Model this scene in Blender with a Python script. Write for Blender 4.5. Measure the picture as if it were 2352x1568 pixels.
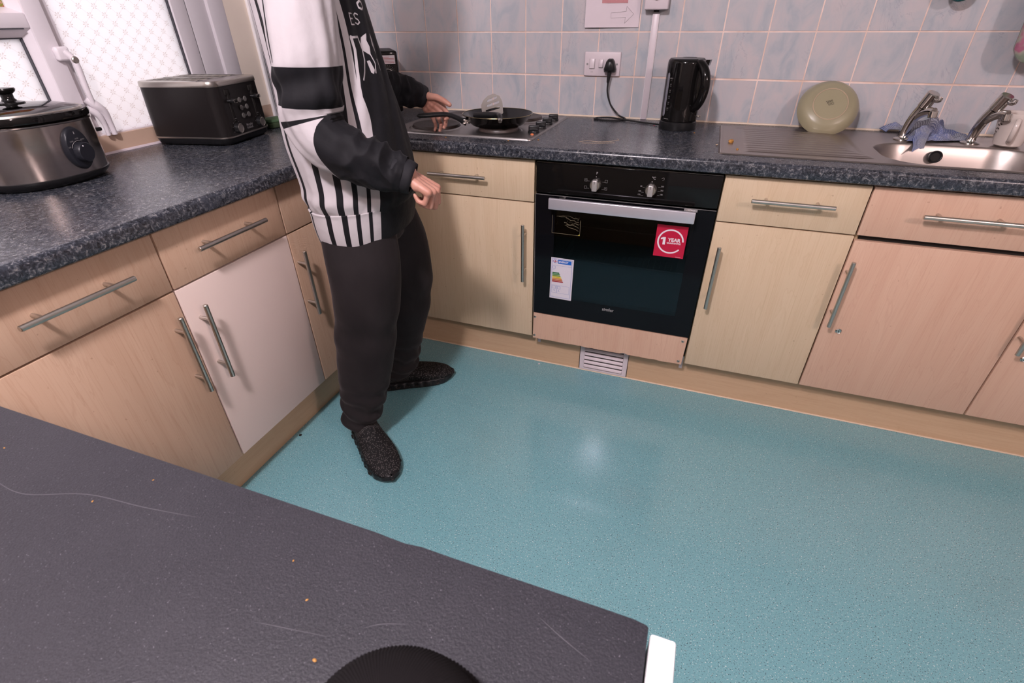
import bpy, bmesh, math, random
from mathutils import Vector, Matrix, noise
R_ = random.Random(7)
for o in list(bpy.data.objects):
    bpy.data.objects.remove(o)
S = bpy.context.scene
COL = S.collection
PI = math.pi

# ------------------------------------------------------------------ camera, sky, lamps, exposure
cam_d = bpy.data.cameras.new('camera')
cam = bpy.data.objects.new('camera', cam_d); COL.objects.link(cam)
S.camera = cam
cam_d.sensor_width = 36.0
cam_d.lens = 17.452
cam_d.clip_start = 0.02
RX = Vector((0.940897, 0.338590, -0.008336)); UP = Vector((-0.178313, 0.516134, 0.837741)); FW = Vector((-0.287953, 0.786742, -0.546004))
m = Matrix((RX, UP, -FW)).transposed().to_4x4()
m.translation = Vector((1.7313, -2.2871, 1.2697))
cam.matrix_world = m
cam_d.dof.use_dof = True
cam_d.dof.focus_distance = 1.75
cam_d.dof.aperture_fstop = 14.0

W = bpy.data.worlds.new('sky'); S.world = W; W.use_nodes = True
bg = W.node_tree.nodes['Background']
bg.inputs[0].default_value = (0.97, 0.95, 1.0, 1)
bg.inputs[1].default_value = 1.5

def lamp(name, loc, power, color, radius):
    d = bpy.data.lights.new(name, 'POINT'); d.shadow_soft_size = radius; d.energy = power; d.color = color
    o = bpy.data.objects.new(name, d); COL.objects.link(o); o.location = loc
    return o
lamp('ceiling_lamp_light', (1.26, -2.52, 2.30), 138, (1.0, 0.89, 0.95), 0.08)
lamp('ceiling_lamp_light', (3.90, -2.90, 2.25), 100, (1.0, 0.77, 0.76), 0.10)

S.view_settings.view_transform = 'Standard'
S.view_settings.look = 'None'
S.view_settings.gamma = 1.0
S.view_settings.use_curve_mapping = False
S.view_settings.exposure = 0.0

# ------------------------------------------------------------------ node materials
class NT:
    def __init__(s, name):
        s.m = bpy.data.materials.new(name); s.m.use_nodes = True
        s.t = s.m.node_tree; s.t.nodes.clear()
        s.out = s.n('ShaderNodeOutputMaterial')
    def n(s, ty, **kw):
        nd = s.t.nodes.new(ty)
        for k, v in kw.items():
            setattr(nd, k, v)
        return nd
    def l(s, a, b):
        s.t.links.new(a, b)
    def set(s, sock, v):
        if hasattr(v, 'is_output'): s.l(v, sock)
        elif isinstance(v, (tuple, list)) and len(v) == 3 and sock.type == 'RGBA': sock.default_value = (*v, 1)
        else: sock.default_value = v
    def coord(s, which='Object'):
        return s.n('ShaderNodeTexCoord').outputs[which]
    def geo(s):
        return s.n('ShaderNodeNewGeometry').outputs['Position']
    def mapping(s, v, scale=(1, 1, 1), loc=(0, 0, 0), rot=(0, 0, 0)):
        nd = s.n('ShaderNodeMapping'); s.set(nd.inputs['Vector'], v)
        s.set(nd.inputs['Scale'], scale); s.set(nd.inputs['Location'], loc); s.set(nd.inputs['Rotation'], rot)
        return nd.outputs[0]
    def noise(s, v, scale, detail=2.0, rough=0.5, dist=0.0):
        nd = s.n('ShaderNodeTexNoise'); s.set(nd.inputs['Vector'], v); nd.inputs['Scale'].default_value = scale
        nd.inputs['Detail'].default_value = detail; nd.inputs['Roughness'].default_value = rough; nd.inputs['Distortion'].default_value = dist
        return nd.outputs['Fac']
    def voro(s, v, scale, out='Distance', feature='F1'):
        nd = s.n('ShaderNodeTexVoronoi', feature=feature); s.set(nd.inputs['Vector'], v); nd.inputs['Scale'].default_value = scale
        return nd.outputs[out]
    def math(s, op, a, b=0.0, c=0.0):
        nd = s.n('ShaderNodeMath', operation=op)
        for i, x in enumerate((a, b, c)): s.set(nd.inputs[i], x)
        return nd.outputs[0]
    def ramp(s, f, stops, interp='LINEAR'):
        nd = s.n('ShaderNodeValToRGB'); s.set(nd.inputs[0], f); e = nd.color_ramp.elements; nd.color_ramp.interpolation = interp
        while len(e) < len(stops): e.new(0.5)
        for q, (p, c) in zip(e, stops):
            q.position = p; q.color = (*c, 1) if len(c) == 3 else c
        return nd.outputs[0]
    def mix(s, f, a, b, blend='MIX'):
        nd = s.n('ShaderNodeMix', data_type='RGBA', blend_type=blend)
        s.set(nd.inputs[0], f); s.set(nd.inputs[6], a); s.set(nd.inputs[7], b)
        return nd.outputs[2]
    def rand(s):
        return s.n('ShaderNodeObjectInfo').outputs['Random']
    def bump(s, h, strength=0.2, dist=0.001):
        nd = s.n('ShaderNodeBump'); nd.inputs['Strength'].default_value = strength; nd.inputs['Distance'].default_value = dist
        s.l(h, nd.inputs['Height']); return nd.outputs[0]
    def principled(s, color, rough=0.5, metal=0.0, normal=None, **kw):
        p = s.n('ShaderNodeBsdfPrincipled'); s.set(p.inputs['Base Color'], color); s.set(p.inputs['Roughness'], rough); s.set(p.inputs['Metallic'], metal)
        if normal is not None: s.l(normal, p.inputs['Normal'])
        for k, v in kw.items(): s.set(p.inputs[k.replace('_', ' ')], v)
        return p.outputs[0]
    def done(s, sh):
        s.l(sh, s.out.inputs['Surface']); return s.m

def plain(name, color, rough=0.5, metal=0.0, var=0.06, scale=60.0, bump=0.0, **kw):
    t = NT(name); v = t.coord()
    f = t.noise(v, scale, 3.0)
    lo = tuple(c * (1 - var) for c in color); hi = tuple(min(1, c * (1 + var)) for c in color)
    c = t.mix(f, lo, hi)
    nrm = t.bump(t.noise(v, scale * 6, 2.0), bump, 0.0005) if bump else None
    if not metal and max(color) < 0.03 and 'Specular_IOR_Level' not in kw: kw['Specular_IOR_Level'] = 0.28
    return t.done(t.principled(c, rough, metal, nrm, **kw))

M = {}
def wood(name, c1, c2, dark, horizontal=False, contrast=1.0):
    t = NT(name); v = t.coord(); r = t.rand()
    cb = t.n('ShaderNodeCombineXYZ'); t.l(t.math('MULTIPLY', r, 13.0), cb.inputs[0]); t.l(t.math('MULTIPLY', r, 7.0), cb.inputs[1]); t.l(t.math('MULTIPLY', r, 3.0), cb.inputs[2])
    ad = t.n('ShaderNodeVectorMath', operation='ADD'); t.l(v, ad.inputs[0]); t.l(cb.outputs[0], ad.inputs[1]); v = ad.outputs[0]
    sc = (2.0, 2.0, 16.0) if horizontal else (10.0, 10.0, 0.9)
    w = t.mapping(v, sc)
    big = t.noise(w, 1.6, 4.0, 0.55, 1.1)
    rings = t.math('FRACT', t.math('MULTIPLY', big, 9.0))
    fine = t.noise(t.mapping(v, (3, 3, 260) if horizontal else (330, 330, 5)), 1.0, 3.0, 0.6)
    base = t.mix(t.ramp(big, [(0.3, (0, 0, 0)), (0.7, (1, 1, 1))]), c1, c2)
    line = t.ramp(rings, [(0.0, (0, 0, 0)), (0.10, (0.55, 0.55, 0.55)), (0.22, (0, 0, 0)), (1.0, (0.12, 0.12, 0.12))])
    base = t.mix(t.math('MULTIPLY', line, 0.38 * contrast), base, dark)
    base = t.mix(t.math('MULTIPLY', t.ramp(fine, [(0.5, (0, 0, 0)), (0.75, (1, 1, 1))]), 0.30 * contrast), base, dark)
    speck = t.ramp(t.noise(v, 90.0, 1.0), [(0.765, (0, 0, 0)), (0.79, (1, 1, 1))])
    base = t.mix(t.math('MULTIPLY', speck, 0.35), base, (0.20, 0.11, 0.06))
    M[name] = t.done(t.principled(base, 0.42))
wood('wood_peach', (0.490, 0.325, 0.225), (0.540, 0.370, 0.262), (0.37, 0.22, 0.14), contrast=1.3)
wood('wood_cream', (0.555, 0.425, 0.285), (0.605, 0.478, 0.332), (0.44, 0.31, 0.18), contrast=1.25)
wood('wood_pink', (0.550, 0.348, 0.250), (0.600, 0.402, 0.294), (0.44, 0.25, 0.17), contrast=1.2)
wood('wood_plinth', (0.50, 0.335, 0.205), (0.55, 0.375, 0.235), (0.39, 0.24, 0.14), horizontal=True)
M['white_door'] = plain('white_door', (0.68, 0.55, 0.50), 0.38, var=0.02, scale=6)
M['carcass'] = plain('carcass', (0.46, 0.34, 0.20), 0.5, var=0.03)
M['gap_dark'] = plain('gap_dark', (0.012, 0.010, 0.009), 0.7)

def worktop_mat():
    t = NT('worktop_laminate'); v = t.coord()
    a = t.noise(v, 120.0, 6.0, 0.70, 0.8); b = t.noise(v, 260.0, 3.0, 0.6); c = t.noise(v, 16.0, 2.0)
    col = t.ramp(a, [(0.36, (0.010, 0.011, 0.015)), (0.46, (0.022, 0.025, 0.032)), (0.535, (0.048, 0.053, 0.068)), (0.585, (0.130, 0.133, 0.142)), (0.67, (0.24, 0.23, 0.22))])
    col = t.mix(t.ramp(b, [(0.52, (0, 0, 0)), (0.66, (1, 1, 1))]), col, (0.018, 0.020, 0.026))
    col = t.mix(t.math('MULTIPLY', t.ramp(c, [(0.45, (0, 0, 0)), (0.7, (1, 1, 1))]), 0.25), col, (0.042, 0.052, 0.075))
    nrm = t.bump(t.noise(v, 700.0, 2.0), 0.12, 0.0005)
    M['worktop'] = t.done(t.principled(col, t.math('ADD', 0.20, t.math('MULTIPLY', b, 0.14)), 0.0, nrm))
worktop_mat()

def dark_laminate():
    t = NT('dark_laminate'); v = t.coord()
    a = t.noise(v, 900.0, 3.0, 0.7); b = t.noise(v, 12.0, 4.0, 0.6); fl = t.noise(v, 620.0, 1.0)
    col = t.mix(t.ramp(a, [(0.38, (0, 0, 0)), (0.62, (1, 1, 1))]), (0.0095, 0.0092, 0.0130), (0.0250, 0.0240, 0.0310))
    col = t.mix(t.math('MULTIPLY', t.ramp(b, [(0.4, (0, 0, 0)), (0.75, (1, 1, 1))]), 0.30), col, (0.031, 0.030, 0.037))
    col = t.mix(t.math('MULTIPLY', t.ramp(fl, [(0.70, (0, 0, 0)), (0.78, (1, 1, 1))]), 0.30), col, (0.26, 0.24, 0.28))
    warp = t.noise(v, 5.0, 3.0)
    cr = t.noise(t.mapping(v, (2.0, 11.0, 1.0)), 1.3, 2.0, 0.5, 0.4)
    line = t.ramp(t.math('ABSOLUTE', t.math('SUBTRACT', cr, 0.56)), [(0.0, (1, 1, 1)), (0.004, (0, 0, 0))])
    msk = t.ramp(warp, [(0.53, (0, 0, 0)), (0.62, (1, 1, 1))])
    nrm = t.bump(t.noise(v, 450.0, 3.0, 0.6), 0.5, 0.0008)
    M['dark_laminate'] = t.done(t.principled(col, 0.5, 0.0, nrm, Specular_IOR_Level=0.3))
dark_laminate()

def floor_mat():
    t = NT('teal_safety_vinyl'); v = t.coord()
    base = t.mix(t.noise(v, 2.2, 3.0), (0.150, 0.378, 0.420), (0.182, 0.422, 0.456))
    n1 = t.noise(v, 420.0, 2.0, 0.7)
    base = t.mix(t.math('MULTIPLY', n1, 0.9), t.mix(0.55, base, (0.045, 0.15, 0.18)), t.mix(0.40, base, (0.30, 0.52, 0.56)))
    wh = t.ramp(t.noise(v, 290.0, 1.0, 0.5), [(0.655, (0, 0, 0)), (0.70, (1, 1, 1))])
    bk = t.ramp(t.noise(t.mapping(v, loc=(3.1, 5.3, 0)), 310.0, 1.0, 0.5), [(0.630, (0, 0, 0)), (0.675, (1, 1, 1))])
    base = t.mix(t.math('MULTIPLY', wh, 0.8), base, (0.62, 0.68, 0.66))
    base = t.mix(t.math('MULTIPLY', bk, 0.8), base, (0.012, 0.03, 0.045))
    dirt = t.ramp(t.noise(v, 3.2, 4.0, 0.6), [(0.52, (0, 0, 0)), (0.75, (1, 1, 1))])
    base = t.mix(t.math('MULTIPLY', dirt, 0.10), base, (0.08, 0.12, 0.11))
    nrm = t.bump(t.noise(v, 260.0, 2.0), 0.35, 0.0008)
    M['floor'] = t.done(t.principled(base, t.math('ADD', 0.34, t.math('MULTIPLY', n1, 0.14)), 0.0, nrm, Coat_Weight=0.9, Coat_Roughness=0.13))
floor_mat()

def tile_mat():
    t = NT('marbled_ceramic'); v = t.coord(); r = t.rand()
    cb = t.n('ShaderNodeCombineXYZ')
    for i, k in enumerate((17.0, 9.0, 23.0)): t.l(t.math('MULTIPLY', r, k), cb.inputs[i])
    ad = t.n('ShaderNodeVectorMath', operation='ADD'); t.l(v, ad.inputs[0]); t.l(cb.outputs[0], ad.inputs[1]); v = ad.outputs[0]
    w = t.mapping(v, (1.0, 1.0, 0.55), rot=(0, 0.7, 0))
    a = t.noise(w, 14.0, 4.0, 0.6, 0.9)
    col = t.ramp(a, [(0.30, (0.350, 0.385, 0.425)), (0.47, (0.435, 0.437, 0.462)), (0.62, (0.485, 0.452, 0.465))])
    vn = t.noise(t.mapping(w, (1, 1, 0.8), loc=(4, 2, 1)), 11.0, 5.0, 0.62, 1.3)
    line = t.ramp(t.math('ABSOLUTE', t.math('SUBTRACT', vn, 0.5)), [(0.0, (1, 1, 1)), (0.012, (0, 0, 0))])
    msk = t.ramp(t.noise(w, 9.0, 2.0), [(0.5, (0, 0, 0)), (0.62, (1, 1, 1))])
    col = t.mix(t.math('MULTIPLY', t.math('MULTIPLY', line, msk), 0.38), col, (0.22, 0.24, 0.30))
    M['tile'] = t.done(t.principled(col, 0.16))
tile_mat()

def grout_mat():
    t = NT('grout'); v = t.coord()
    col = t.mix(t.ramp(t.noise(v, 9.0, 4.0, 0.6), [(0.4, (0, 0, 0)), (0.7, (1, 1, 1))]), (0.80, 0.63, 0.56), (0.60, 0.43, 0.35))
    M['grout'] = t.done(t.principled(col, 0.75))
grout_mat()

def glass_pattern():
    # frosted white sheet with small six-petal flowers in a diagonal lattice; light passes through it
    t = NT('patterned_window_film'); v = t.coord()
    sp = t.n('ShaderNodeSeparateXYZ'); t.l(v, sp.inputs[0])
    y = t.math('DIVIDE', sp.outputs[1], 0.046); z = t.math('DIVIDE', sp.outputs[2], 0.046)
    p = t.math('ADD', y, z); q = t.math('SUBTRACT', y, z)
    u = t.math('SUBTRACT', t.math('FRACT', p), 0.5); w = t.math('SUBTRACT', t.math('FRACT', q), 0.5)
    yy = t.math('ADD', u, w); zz = t.math('SUBTRACT', u, w)
    r = t.math('SQRT', t.math('ADD', t.math('MULTIPLY', yy, yy), t.math('MULTIPLY', zz, zz)))
    an = t.math('ARCTAN2', zz, yy)
    pet = t.math('GREATER_THAN', t.math('COSINE', t.math('MULTIPLY', an, 6.0)), 0.45)
    ring = t.math('MULTIPLY', t.math('GREATER_THAN', r, 0.13), t.math('LESS_THAN', r, 0.36))
    flower = t.math('MULTIPLY', pet, ring)
    lat = t.math('MAXIMUM', t.math('LESS_THAN', t.math('ABSOLUTE', u), 0.018), t.math('LESS_THAN', t.math('ABSOLUTE', w), 0.018))
    mask = t.math('MAXIMUM', t.math('MULTIPLY', flower, 0.38), t.math('MULTIPLY', lat, 0.17))
    col = t.mix(mask, (0.96, 0.93, 0.94), (0.36, 0.22, 0.15))
    tr = t.n('ShaderNodeBsdfTranslucent'); t.l(col, tr.inputs[0])
    gl = t.n('ShaderNodeBsdfDiffuse'); t.l(col, gl.inputs[0])
    mx = t.n('ShaderNodeMixShader'); mx.inputs[0].default_value = 0.18; t.l(tr.outputs[0], mx.inputs[1]); t.l(gl.outputs[0], mx.inputs[2])
    M['film'] = t.done(mx.outputs[0])
glass_pattern()

def steel(name, col, rough, sx=(300, 4, 4), b=0.12):
    t = NT(name); v = t.coord()
    f = t.noise(t.mapping(v, sx), 1.0, 3.0, 0.6)
    c = t.mix(f, tuple(x * 0.9 for x in col), col)
    M[name] = t.done(t.principled(c, t.math('ADD', rough, t.math('MULTIPLY', f, 0.10)), 1.0, t.bump(f, b, 0.0003)))
steel('brushed_steel', (0.44, 0.41, 0.39), 0.26, (6, 320, 320))
steel('handle_steel', (0.60, 0.56, 0.51), 0.32, (40, 40, 40), 0.05)
steel('cooker_steel', (0.52, 0.47, 0.44), 0.13, (8, 8, 260), 0.08)
steel('hob_steel', (0.40, 0.38, 0.37), 0.30, (6, 240, 240))
M['silver_bar'] = plain('silver_bar', (0.62, 0.60, 0.66), 0.30, 0.55, var=0.04, scale=30)
steel('sink_steel', (0.43, 0.385, 0.36), 0.30, (5, 260, 260), 0.08)
M['chrome'] = plain('chrome', (0.62, 0.60, 0.57), 0.09, 1.0, var=0.02)
M['toaster_silver'] = plain('toaster_silver', (0.50, 0.47, 0.43), 0.28, 1.0, var=0.03)
M['black_gloss'] = plain('black_gloss', (0.006, 0.0055, 0.0055), 0.06)
M['black_glass'] = plain('black_glass', (0.004, 0.004, 0.0055), 0.03, Specular_IOR_Level=0.20)
M['black_plastic'] = plain('black_plastic', (0.012, 0.012, 0.013), 0.32, bump=0.03)
M['black_matte'] = plain('black_matte', (0.011, 0.010, 0.010), 0.5, bump=0.05)
M['navy_plastic'] = plain('navy_plastic', (0.012, 0.013, 0.018), 0.38)
M['toaster_black'] = plain('toaster_black', (0.013, 0.011, 0.011), 0.28)
M['nonstick'] = plain('nonstick', (0.022, 0.022, 0.024), 0.34, bump=0.05)
M['hotplate'] = plain('hotplate', (0.040, 0.028, 0.024), 0.42, var=0.25, scale=25, bump=0.1)
M['upvc'] = plain('upvc', (0.72, 0.68, 0.715), 0.33, var=0.02)
M['gasket_dark'] = plain('gasket_dark', (0.05, 0.05, 0.06), 0.5)  # near-black colour of the window gasket strips
M['cream_paint'] = plain('cream_paint', (0.88, 0.77, 0.66), 0.6, var=0.03, scale=20)
M['tan_paint'] = plain('tan_paint', (0.50, 0.36, 0.27), 0.6, var=0.05, scale=14)
M['wall_paint'] = plain('wall_paint', (0.30, 0.265, 0.25), 0.7, var=0.03)
M['ceiling_paint'] = plain('ceiling_paint', (0.50, 0.475, 0.46), 0.8, var=0.02)
M['white_plastic'] = plain('white_plastic', (0.60, 0.53, 0.56), 0.35, var=0.015)
M['white_bright'] = plain('white_bright', (0.86, 0.84, 0.85), 0.4, var=0.01)
M['paper'] = plain('paper', (0.62, 0.545, 0.58), 0.8, var=0.05, scale=18)
M['paper_white'] = plain('paper_white', (0.64, 0.60, 0.66), 0.55, var=0.02)
M['sealant'] = plain('sealant', (0.66, 0.54, 0.42), 0.5, var=0.10, scale=30)
M['red_sticker'] = plain('red_sticker', (0.44, 0.006, 0.040), 0.35, var=0.05)
M['print_white'] = plain('print_white', (0.72, 0.68, 0.72), 0.5, var=0.02)
M['print_grey'] = plain('print_grey', (0.24, 0.23, 0.23), 0.45, var=0.02)
M['print_dark'] = plain('print_dark', (0.02, 0.016, 0.012), 0.6)
M['print_blue'] = plain('print_blue', (0.012, 0.12, 0.50), 0.4)
M['line_blue'] = plain('line_blue', (0.22, 0.27, 0.50), 0.5)
M['pink_print'] = plain('pink_print', (0.46, 0.20, 0.21), 0.7, var=0.08)
M['pink_tape'] = plain('pink_tape', (0.52, 0.10, 0.36), 0.5)
M['sage_glaze'] = plain('sage_glaze', (0.285, 0.258, 0.165), 0.30, var=0.03, scale=12)
M['foot_ring'] = plain('foot_ring', (0.42, 0.32, 0.22), 0.6)
M['mug_glaze'] = plain('mug_glaze', (0.60, 0.53, 0.49), 0.12, var=0.02)
M['teal_glaze'] = plain('teal_glaze', (0.012, 0.085, 0.085), 0.2)
M['crumb'] = plain('crumb', (0.36, 0.17, 0.03), 0.6, var=0.3, scale=200)
M['amber'] = plain('amber', (0.62, 0.16, 0.05), 0.25)
M['scourer'] = plain('scourer', (0.085, 0.16, 0.075), 0.8, var=0.2)
M['sponge'] = plain('sponge', (0.03, 0.05, 0.02), 0.9, var=0.3)
M['brass'] = plain('brass', (0.40, 0.34, 0.20), 0.25, 1.0)
M['skin'] = None
def skin():
    t = NT('skin'); v = t.coord()
    c = t.mix(t.ramp(t.noise(v, 28.0, 4.0), [(0.35, (0, 0, 0)), (0.65, (1, 1, 1))]), (0.40, 0.185, 0.135), (0.47, 0.245, 0.185))
    M['skin'] = t.done(t.principled(c, 0.48, 0.0, t.bump(t.noise(v, 240.0, 3.0), 0.25, 0.0008)))
skin()
def floral():
    t = NT('floral_glaze'); v = t.coord()
    a = t.noise(v, 22.0, 2.0)
    M['floral'] = t.done(t.principled(t.ramp(a, [(0.42, (0.20, 0.24, 0.18)), (0.50, (0.30, 0.29, 0.24)), (0.58, (0.32, 0.11, 0.17))]), 0.25))
floral()
def gingham():
    t = NT('blue_check_cloth'); v = t.coord('UV')
    sp = t.n('ShaderNodeSeparateXYZ'); t.l(v, sp.inputs[0])
    a = t.math('GREATER_THAN', t.math('FRACT', t.math('MULTIPLY', sp.outputs[0], 46.0)), 0.5)
    b = t.math('GREATER_THAN', t.math('FRACT', t.math('MULTIPLY', sp.outputs[1], 46.0)), 0.5)
    s2 = t.math('MULTIPLY', t.math('ADD', a, b), 0.5)
    tint = t.ramp(t.noise(t.coord(), 14.0, 2.0), [(0.40, (0.050, 0.085, 0.26)), (0.60, (0.13, 0.135, 0.17))])
    pale = t.mix(0.5, tint, (0.34, 0.36, 0.46))
    c = t.mix(t.ramp(s2, [(0.0, (0, 0, 0)), (0.5, (0.5, 0.5, 0.5)), (1.0, (1, 1, 1))]), tint, t.mix(t.math('GREATER_THAN', s2, 0.75), pale, (0.42, 0.44, 0.49)))
    M['gingham'] = t.done(t.principled(c, 0.9))
gingham()
def oven_pane():
    t = NT('tinted_oven_glass')
    tr = t.n('ShaderNodeBsdfTransparent'); tr.inputs[0].default_value = (0.34, 0.38, 0.40, 1)
    gl = t.n('ShaderNodeBsdfGlossy'); gl.inputs['Roughness'].default_value = 0.03; gl.inputs[0].default_value = (0.62, 0.66, 0.74, 1)
    fr = t.n('ShaderNodeFresnel'); fr.inputs[0].default_value = 1.5
    mx = t.n('ShaderNodeMixShader'); t.l(t.math('ADD', fr.outputs[0], 0.02), mx.inputs[0]); t.l(tr.outputs[0], mx.inputs[1]); t.l(gl.outputs[0], mx.inputs[2])
    M['oven_pane'] = t.done(mx.outputs[0])
    t = NT('clear_glass')
    tr = t.n('ShaderNodeBsdfTransparent'); tr.inputs[0].default_value = (0.42, 0.45, 0.46, 1)
    gl = t.n('ShaderNodeBsdfGlossy'); gl.inputs['Roughness'].default_value = 0.05
    fr = t.n('ShaderNodeFresnel'); fr.inputs[0].default_value = 1.5
    mx = t.n('ShaderNodeMixShader'); t.l(t.math('ADD', fr.outputs[0], 0.08), mx.inputs[0]); t.l(tr.outputs[0], mx.inputs[1]); t.l(gl.outputs[0], mx.inputs[2])
    M['lid_glass'] = t.done(mx.outputs[0])
    t = NT('coloured_window_glass'); v = t.coord()
    c = t.ramp(t.noise(v, 45.0, 2.0), [(0.40, (0.75, 0.30, 0.25)), (0.48, (0.85, 0.55, 0.45)), (0.54, (0.35, 0.55, 0.12)), (0.62, (0.9, 0.6, 0.6))])
    tr = t.n('ShaderNodeBsdfTranslucent'); t.l(c, tr.inputs[0]); M['stained'] = t.done(tr.outputs[0])
oven_pane()

# ------------------------------------------------------------------ mesh builder
class MB:
    def __init__(s): s.v = []; s.f = []; s.mi = []; s.cur = 0; s.sm = []; s.uv = None
    def add(s, vs, fs, mat=None, smooth=True):
        b = len(s.v); s.v += [tuple(map(float, p)) for p in vs]
        for f in fs:
            s.f.append(tuple(i + b for i in f)); s.mi.append(s.cur); s.sm.append(smooth)
        return s
    def bm(s, bm, mtx=None, smooth=True):
        if mtx is not None: bm.transform(mtx)
        bm.verts.index_update()
        s.add([v.co for v in bm.verts], [[v.index for v in f.verts] for f in bm.faces], smooth=smooth); bm.free(); return s
    def box(s, lo, hi, bev=0.0, seg=2, mtx=None):
        bm = bmesh.new(); bmesh.ops.create_cube(bm, size=1.0)
        for v in bm.verts:
            for i in range(3): v.co[i] = lo[i] if v.co[i] < 0 else hi[i]
        if bev > 0: bmesh.ops.bevel(bm, geom=list(bm.edges), offset=bev, segments=seg, profile=0.5, affect='EDGES')
        return s.bm(bm, mtx)
    def lathe(s, prof, n=48, mtx=None, sx=1.0, sy=1.0, cap0=True, cap1=True, closed=False):
        vs = []; fs = []
        for (r, z) in prof:
            for k in range(n):
                a = 2 * PI * k / n; vs.append((r * math.cos(a) * sx, r * math.sin(a) * sy, z))
        m_ = len(prof)
        for i in range(m_ - 1 + (1 if closed else 0)):
            j = (i + 1) % m_
            for k in range(n):
                k2 = (k + 1) % n; fs.append((i * n + k, i * n + k2, j * n + k2, j * n + k))
        if not closed:
            if cap0: fs.append(tuple(range(n))[::-1])
            if cap1: fs.append(tuple((m_ - 1) * n + k for k in range(n)))
        if mtx is not None: vs = [mtx @ Vector(p) for p in vs]
        return s.add(vs, fs)
    def cyl(s, p0, p1, r, n=20, r1=None, bev=0.0):
        p0 = Vector(p0); p1 = Vector(p1); d = p1 - p0; L = d.length; r1 = r if r1 is None else r1
        mt = Matrix.Translation(p0) @ d.to_track_quat('Z', 'Y').to_matrix().to_4x4()
        pr = [(r, 0), (r1, L)] if bev <= 0 else [(r - bev, 0), (r, bev), (r1, L - bev), (r1 - bev, L)]
        return s.lathe(pr, n, mt)
    def tube(s, pts, rad, n=10, res=6, closed=False):
        P = catmull([Vector(p) for p in pts], res) if res > 1 else [Vector(p) for p in pts]
        k = len(P); rr = rad if isinstance(rad, (list, tuple)) else [rad] * len(pts)
        def rat(i):
            x = i / max(1, k - 1) * (len(rr) - 1); a = int(min(x, len(rr) - 2)); f = x - a
            return rr[a] * (1 - f) + rr[a + 1] * f
        rings = []; up = None
        for i, p in enumerate(P):
            t = (P[min(i + 1, k - 1)] - P[max(i - 1, 0)]).normalized()
            if up is None: up = t.orthogonal().normalized()
            up = (up - t * up.dot(t)).normalized(); sd = t.cross(up)
            rings.append([p + (up * math.cos(2 * PI * j / n) + sd * math.sin(2 * PI * j / n)) * rat(i) for j in range(n)])
        return s.rings(rings)
    def rings(s, rings, cap0=True, cap1=True):
        n = len(rings[0]); vs = [p for r in rings for p in r]; fs = []
        for i in range(len(rings) - 1):
            for j in range(n):
                j2 = (j + 1) % n; fs.append((i * n + j, i * n + j2, (i + 1) * n + j2, (i + 1) * n + j))
        if cap0: fs.append(tuple(range(n))[::-1])
        if cap1: fs.append(tuple((len(rings) - 1) * n + j for j in range(n)))
        return s.add(vs, fs)
    def prism(s, poly, d, mtx=None):
        # poly in local xy, extruded 0..d along local z
        n = len(poly); vs = [(x, y, 0) for x, y in poly] + [(x, y, d) for x, y in poly]
        fs = [tuple(range(n))[::-1], tuple(range(n, 2 * n))] + [(i, (i + 1) % n, n + (i + 1) % n, n + i) for i in range(n)]
        if mtx is not None: vs = [mtx @ Vector(p) for p in vs]
        return s.add(vs, fs, smooth=False)
    def sphere(s, c, r, mtx=None, sc=(1, 1, 1), n=20):
        bm = bmesh.new(); bmesh.ops.create_uvsphere(bm, u_segments=n, v_segments=max(6, n // 2), radius=r)
        bmesh.ops.scale(bm, vec=sc, verts=bm.verts); bmesh.ops.translate(bm, vec=c, verts=bm.verts)
        return s.bm(bm, mtx)
    def text(s, body, size, mtx, bold=0.0, align='CENTER', ext=0.0):
        c = bpy.data.curves.new('t', 'FONT'); c.body = body; c.size = size; c.align_x = align; c.align_y = 'CENTER'; c.offset = bold * size; c.extrude = ext; c.resolution_u = 3
        o = bpy.data.objects.new('t', c); COL.objects.link(o)
        dg = bpy.context.evaluated_depsgraph_get(); me = bpy.data.meshes.new_from_object(o.evaluated_get(dg))
        s.add([mtx @ v.co for v in me.vertices], [tuple(p.vertices) for p in me.polygons], smooth=False)
        bpy.data.objects.remove(o); bpy.data.curves.remove(c); bpy.data.meshes.remove(me); return s
    def mesh(s, name, mats, sharp=38):
        me = bpy.data.meshes.new(name); me.from_pydata(s.v, [], s.f)
        for mm in mats: me.materials.append(mm)
        me.polygons.foreach_set('material_index', s.mi); me.polygons.foreach_set('use_smooth', s.sm); me.update()
        b = bmesh.new(); b.from_mesh(me); bmesh.ops.recalc_face_normals(b, faces=b.faces); b.to_mesh(me); b.free()
        if sharp: me.set_sharp_from_angle(angle=math.radians(sharp))
        return me

def catmull(P, res):
    out = []
    for i in range(len(P) - 1):
        p0 = P[i - 1] if i else P[0] * 2 - P[1]; p1 = P[i]; p2 = P[i + 1]; p3 = P[i + 2] if i + 2 < len(P) else P[-1] * 2 - P[-2]
        for k in range(res):
            t = k / res
            out.append(0.5 * ((2 * p1) + (p2 - p0) * t + (2 * p0 - 5 * p1 + 4 * p2 - p3) * t * t + (3 * p1 - p0 - 3 * p2 + p3) * t ** 3))
    out.append(P[-1]); return out

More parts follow.
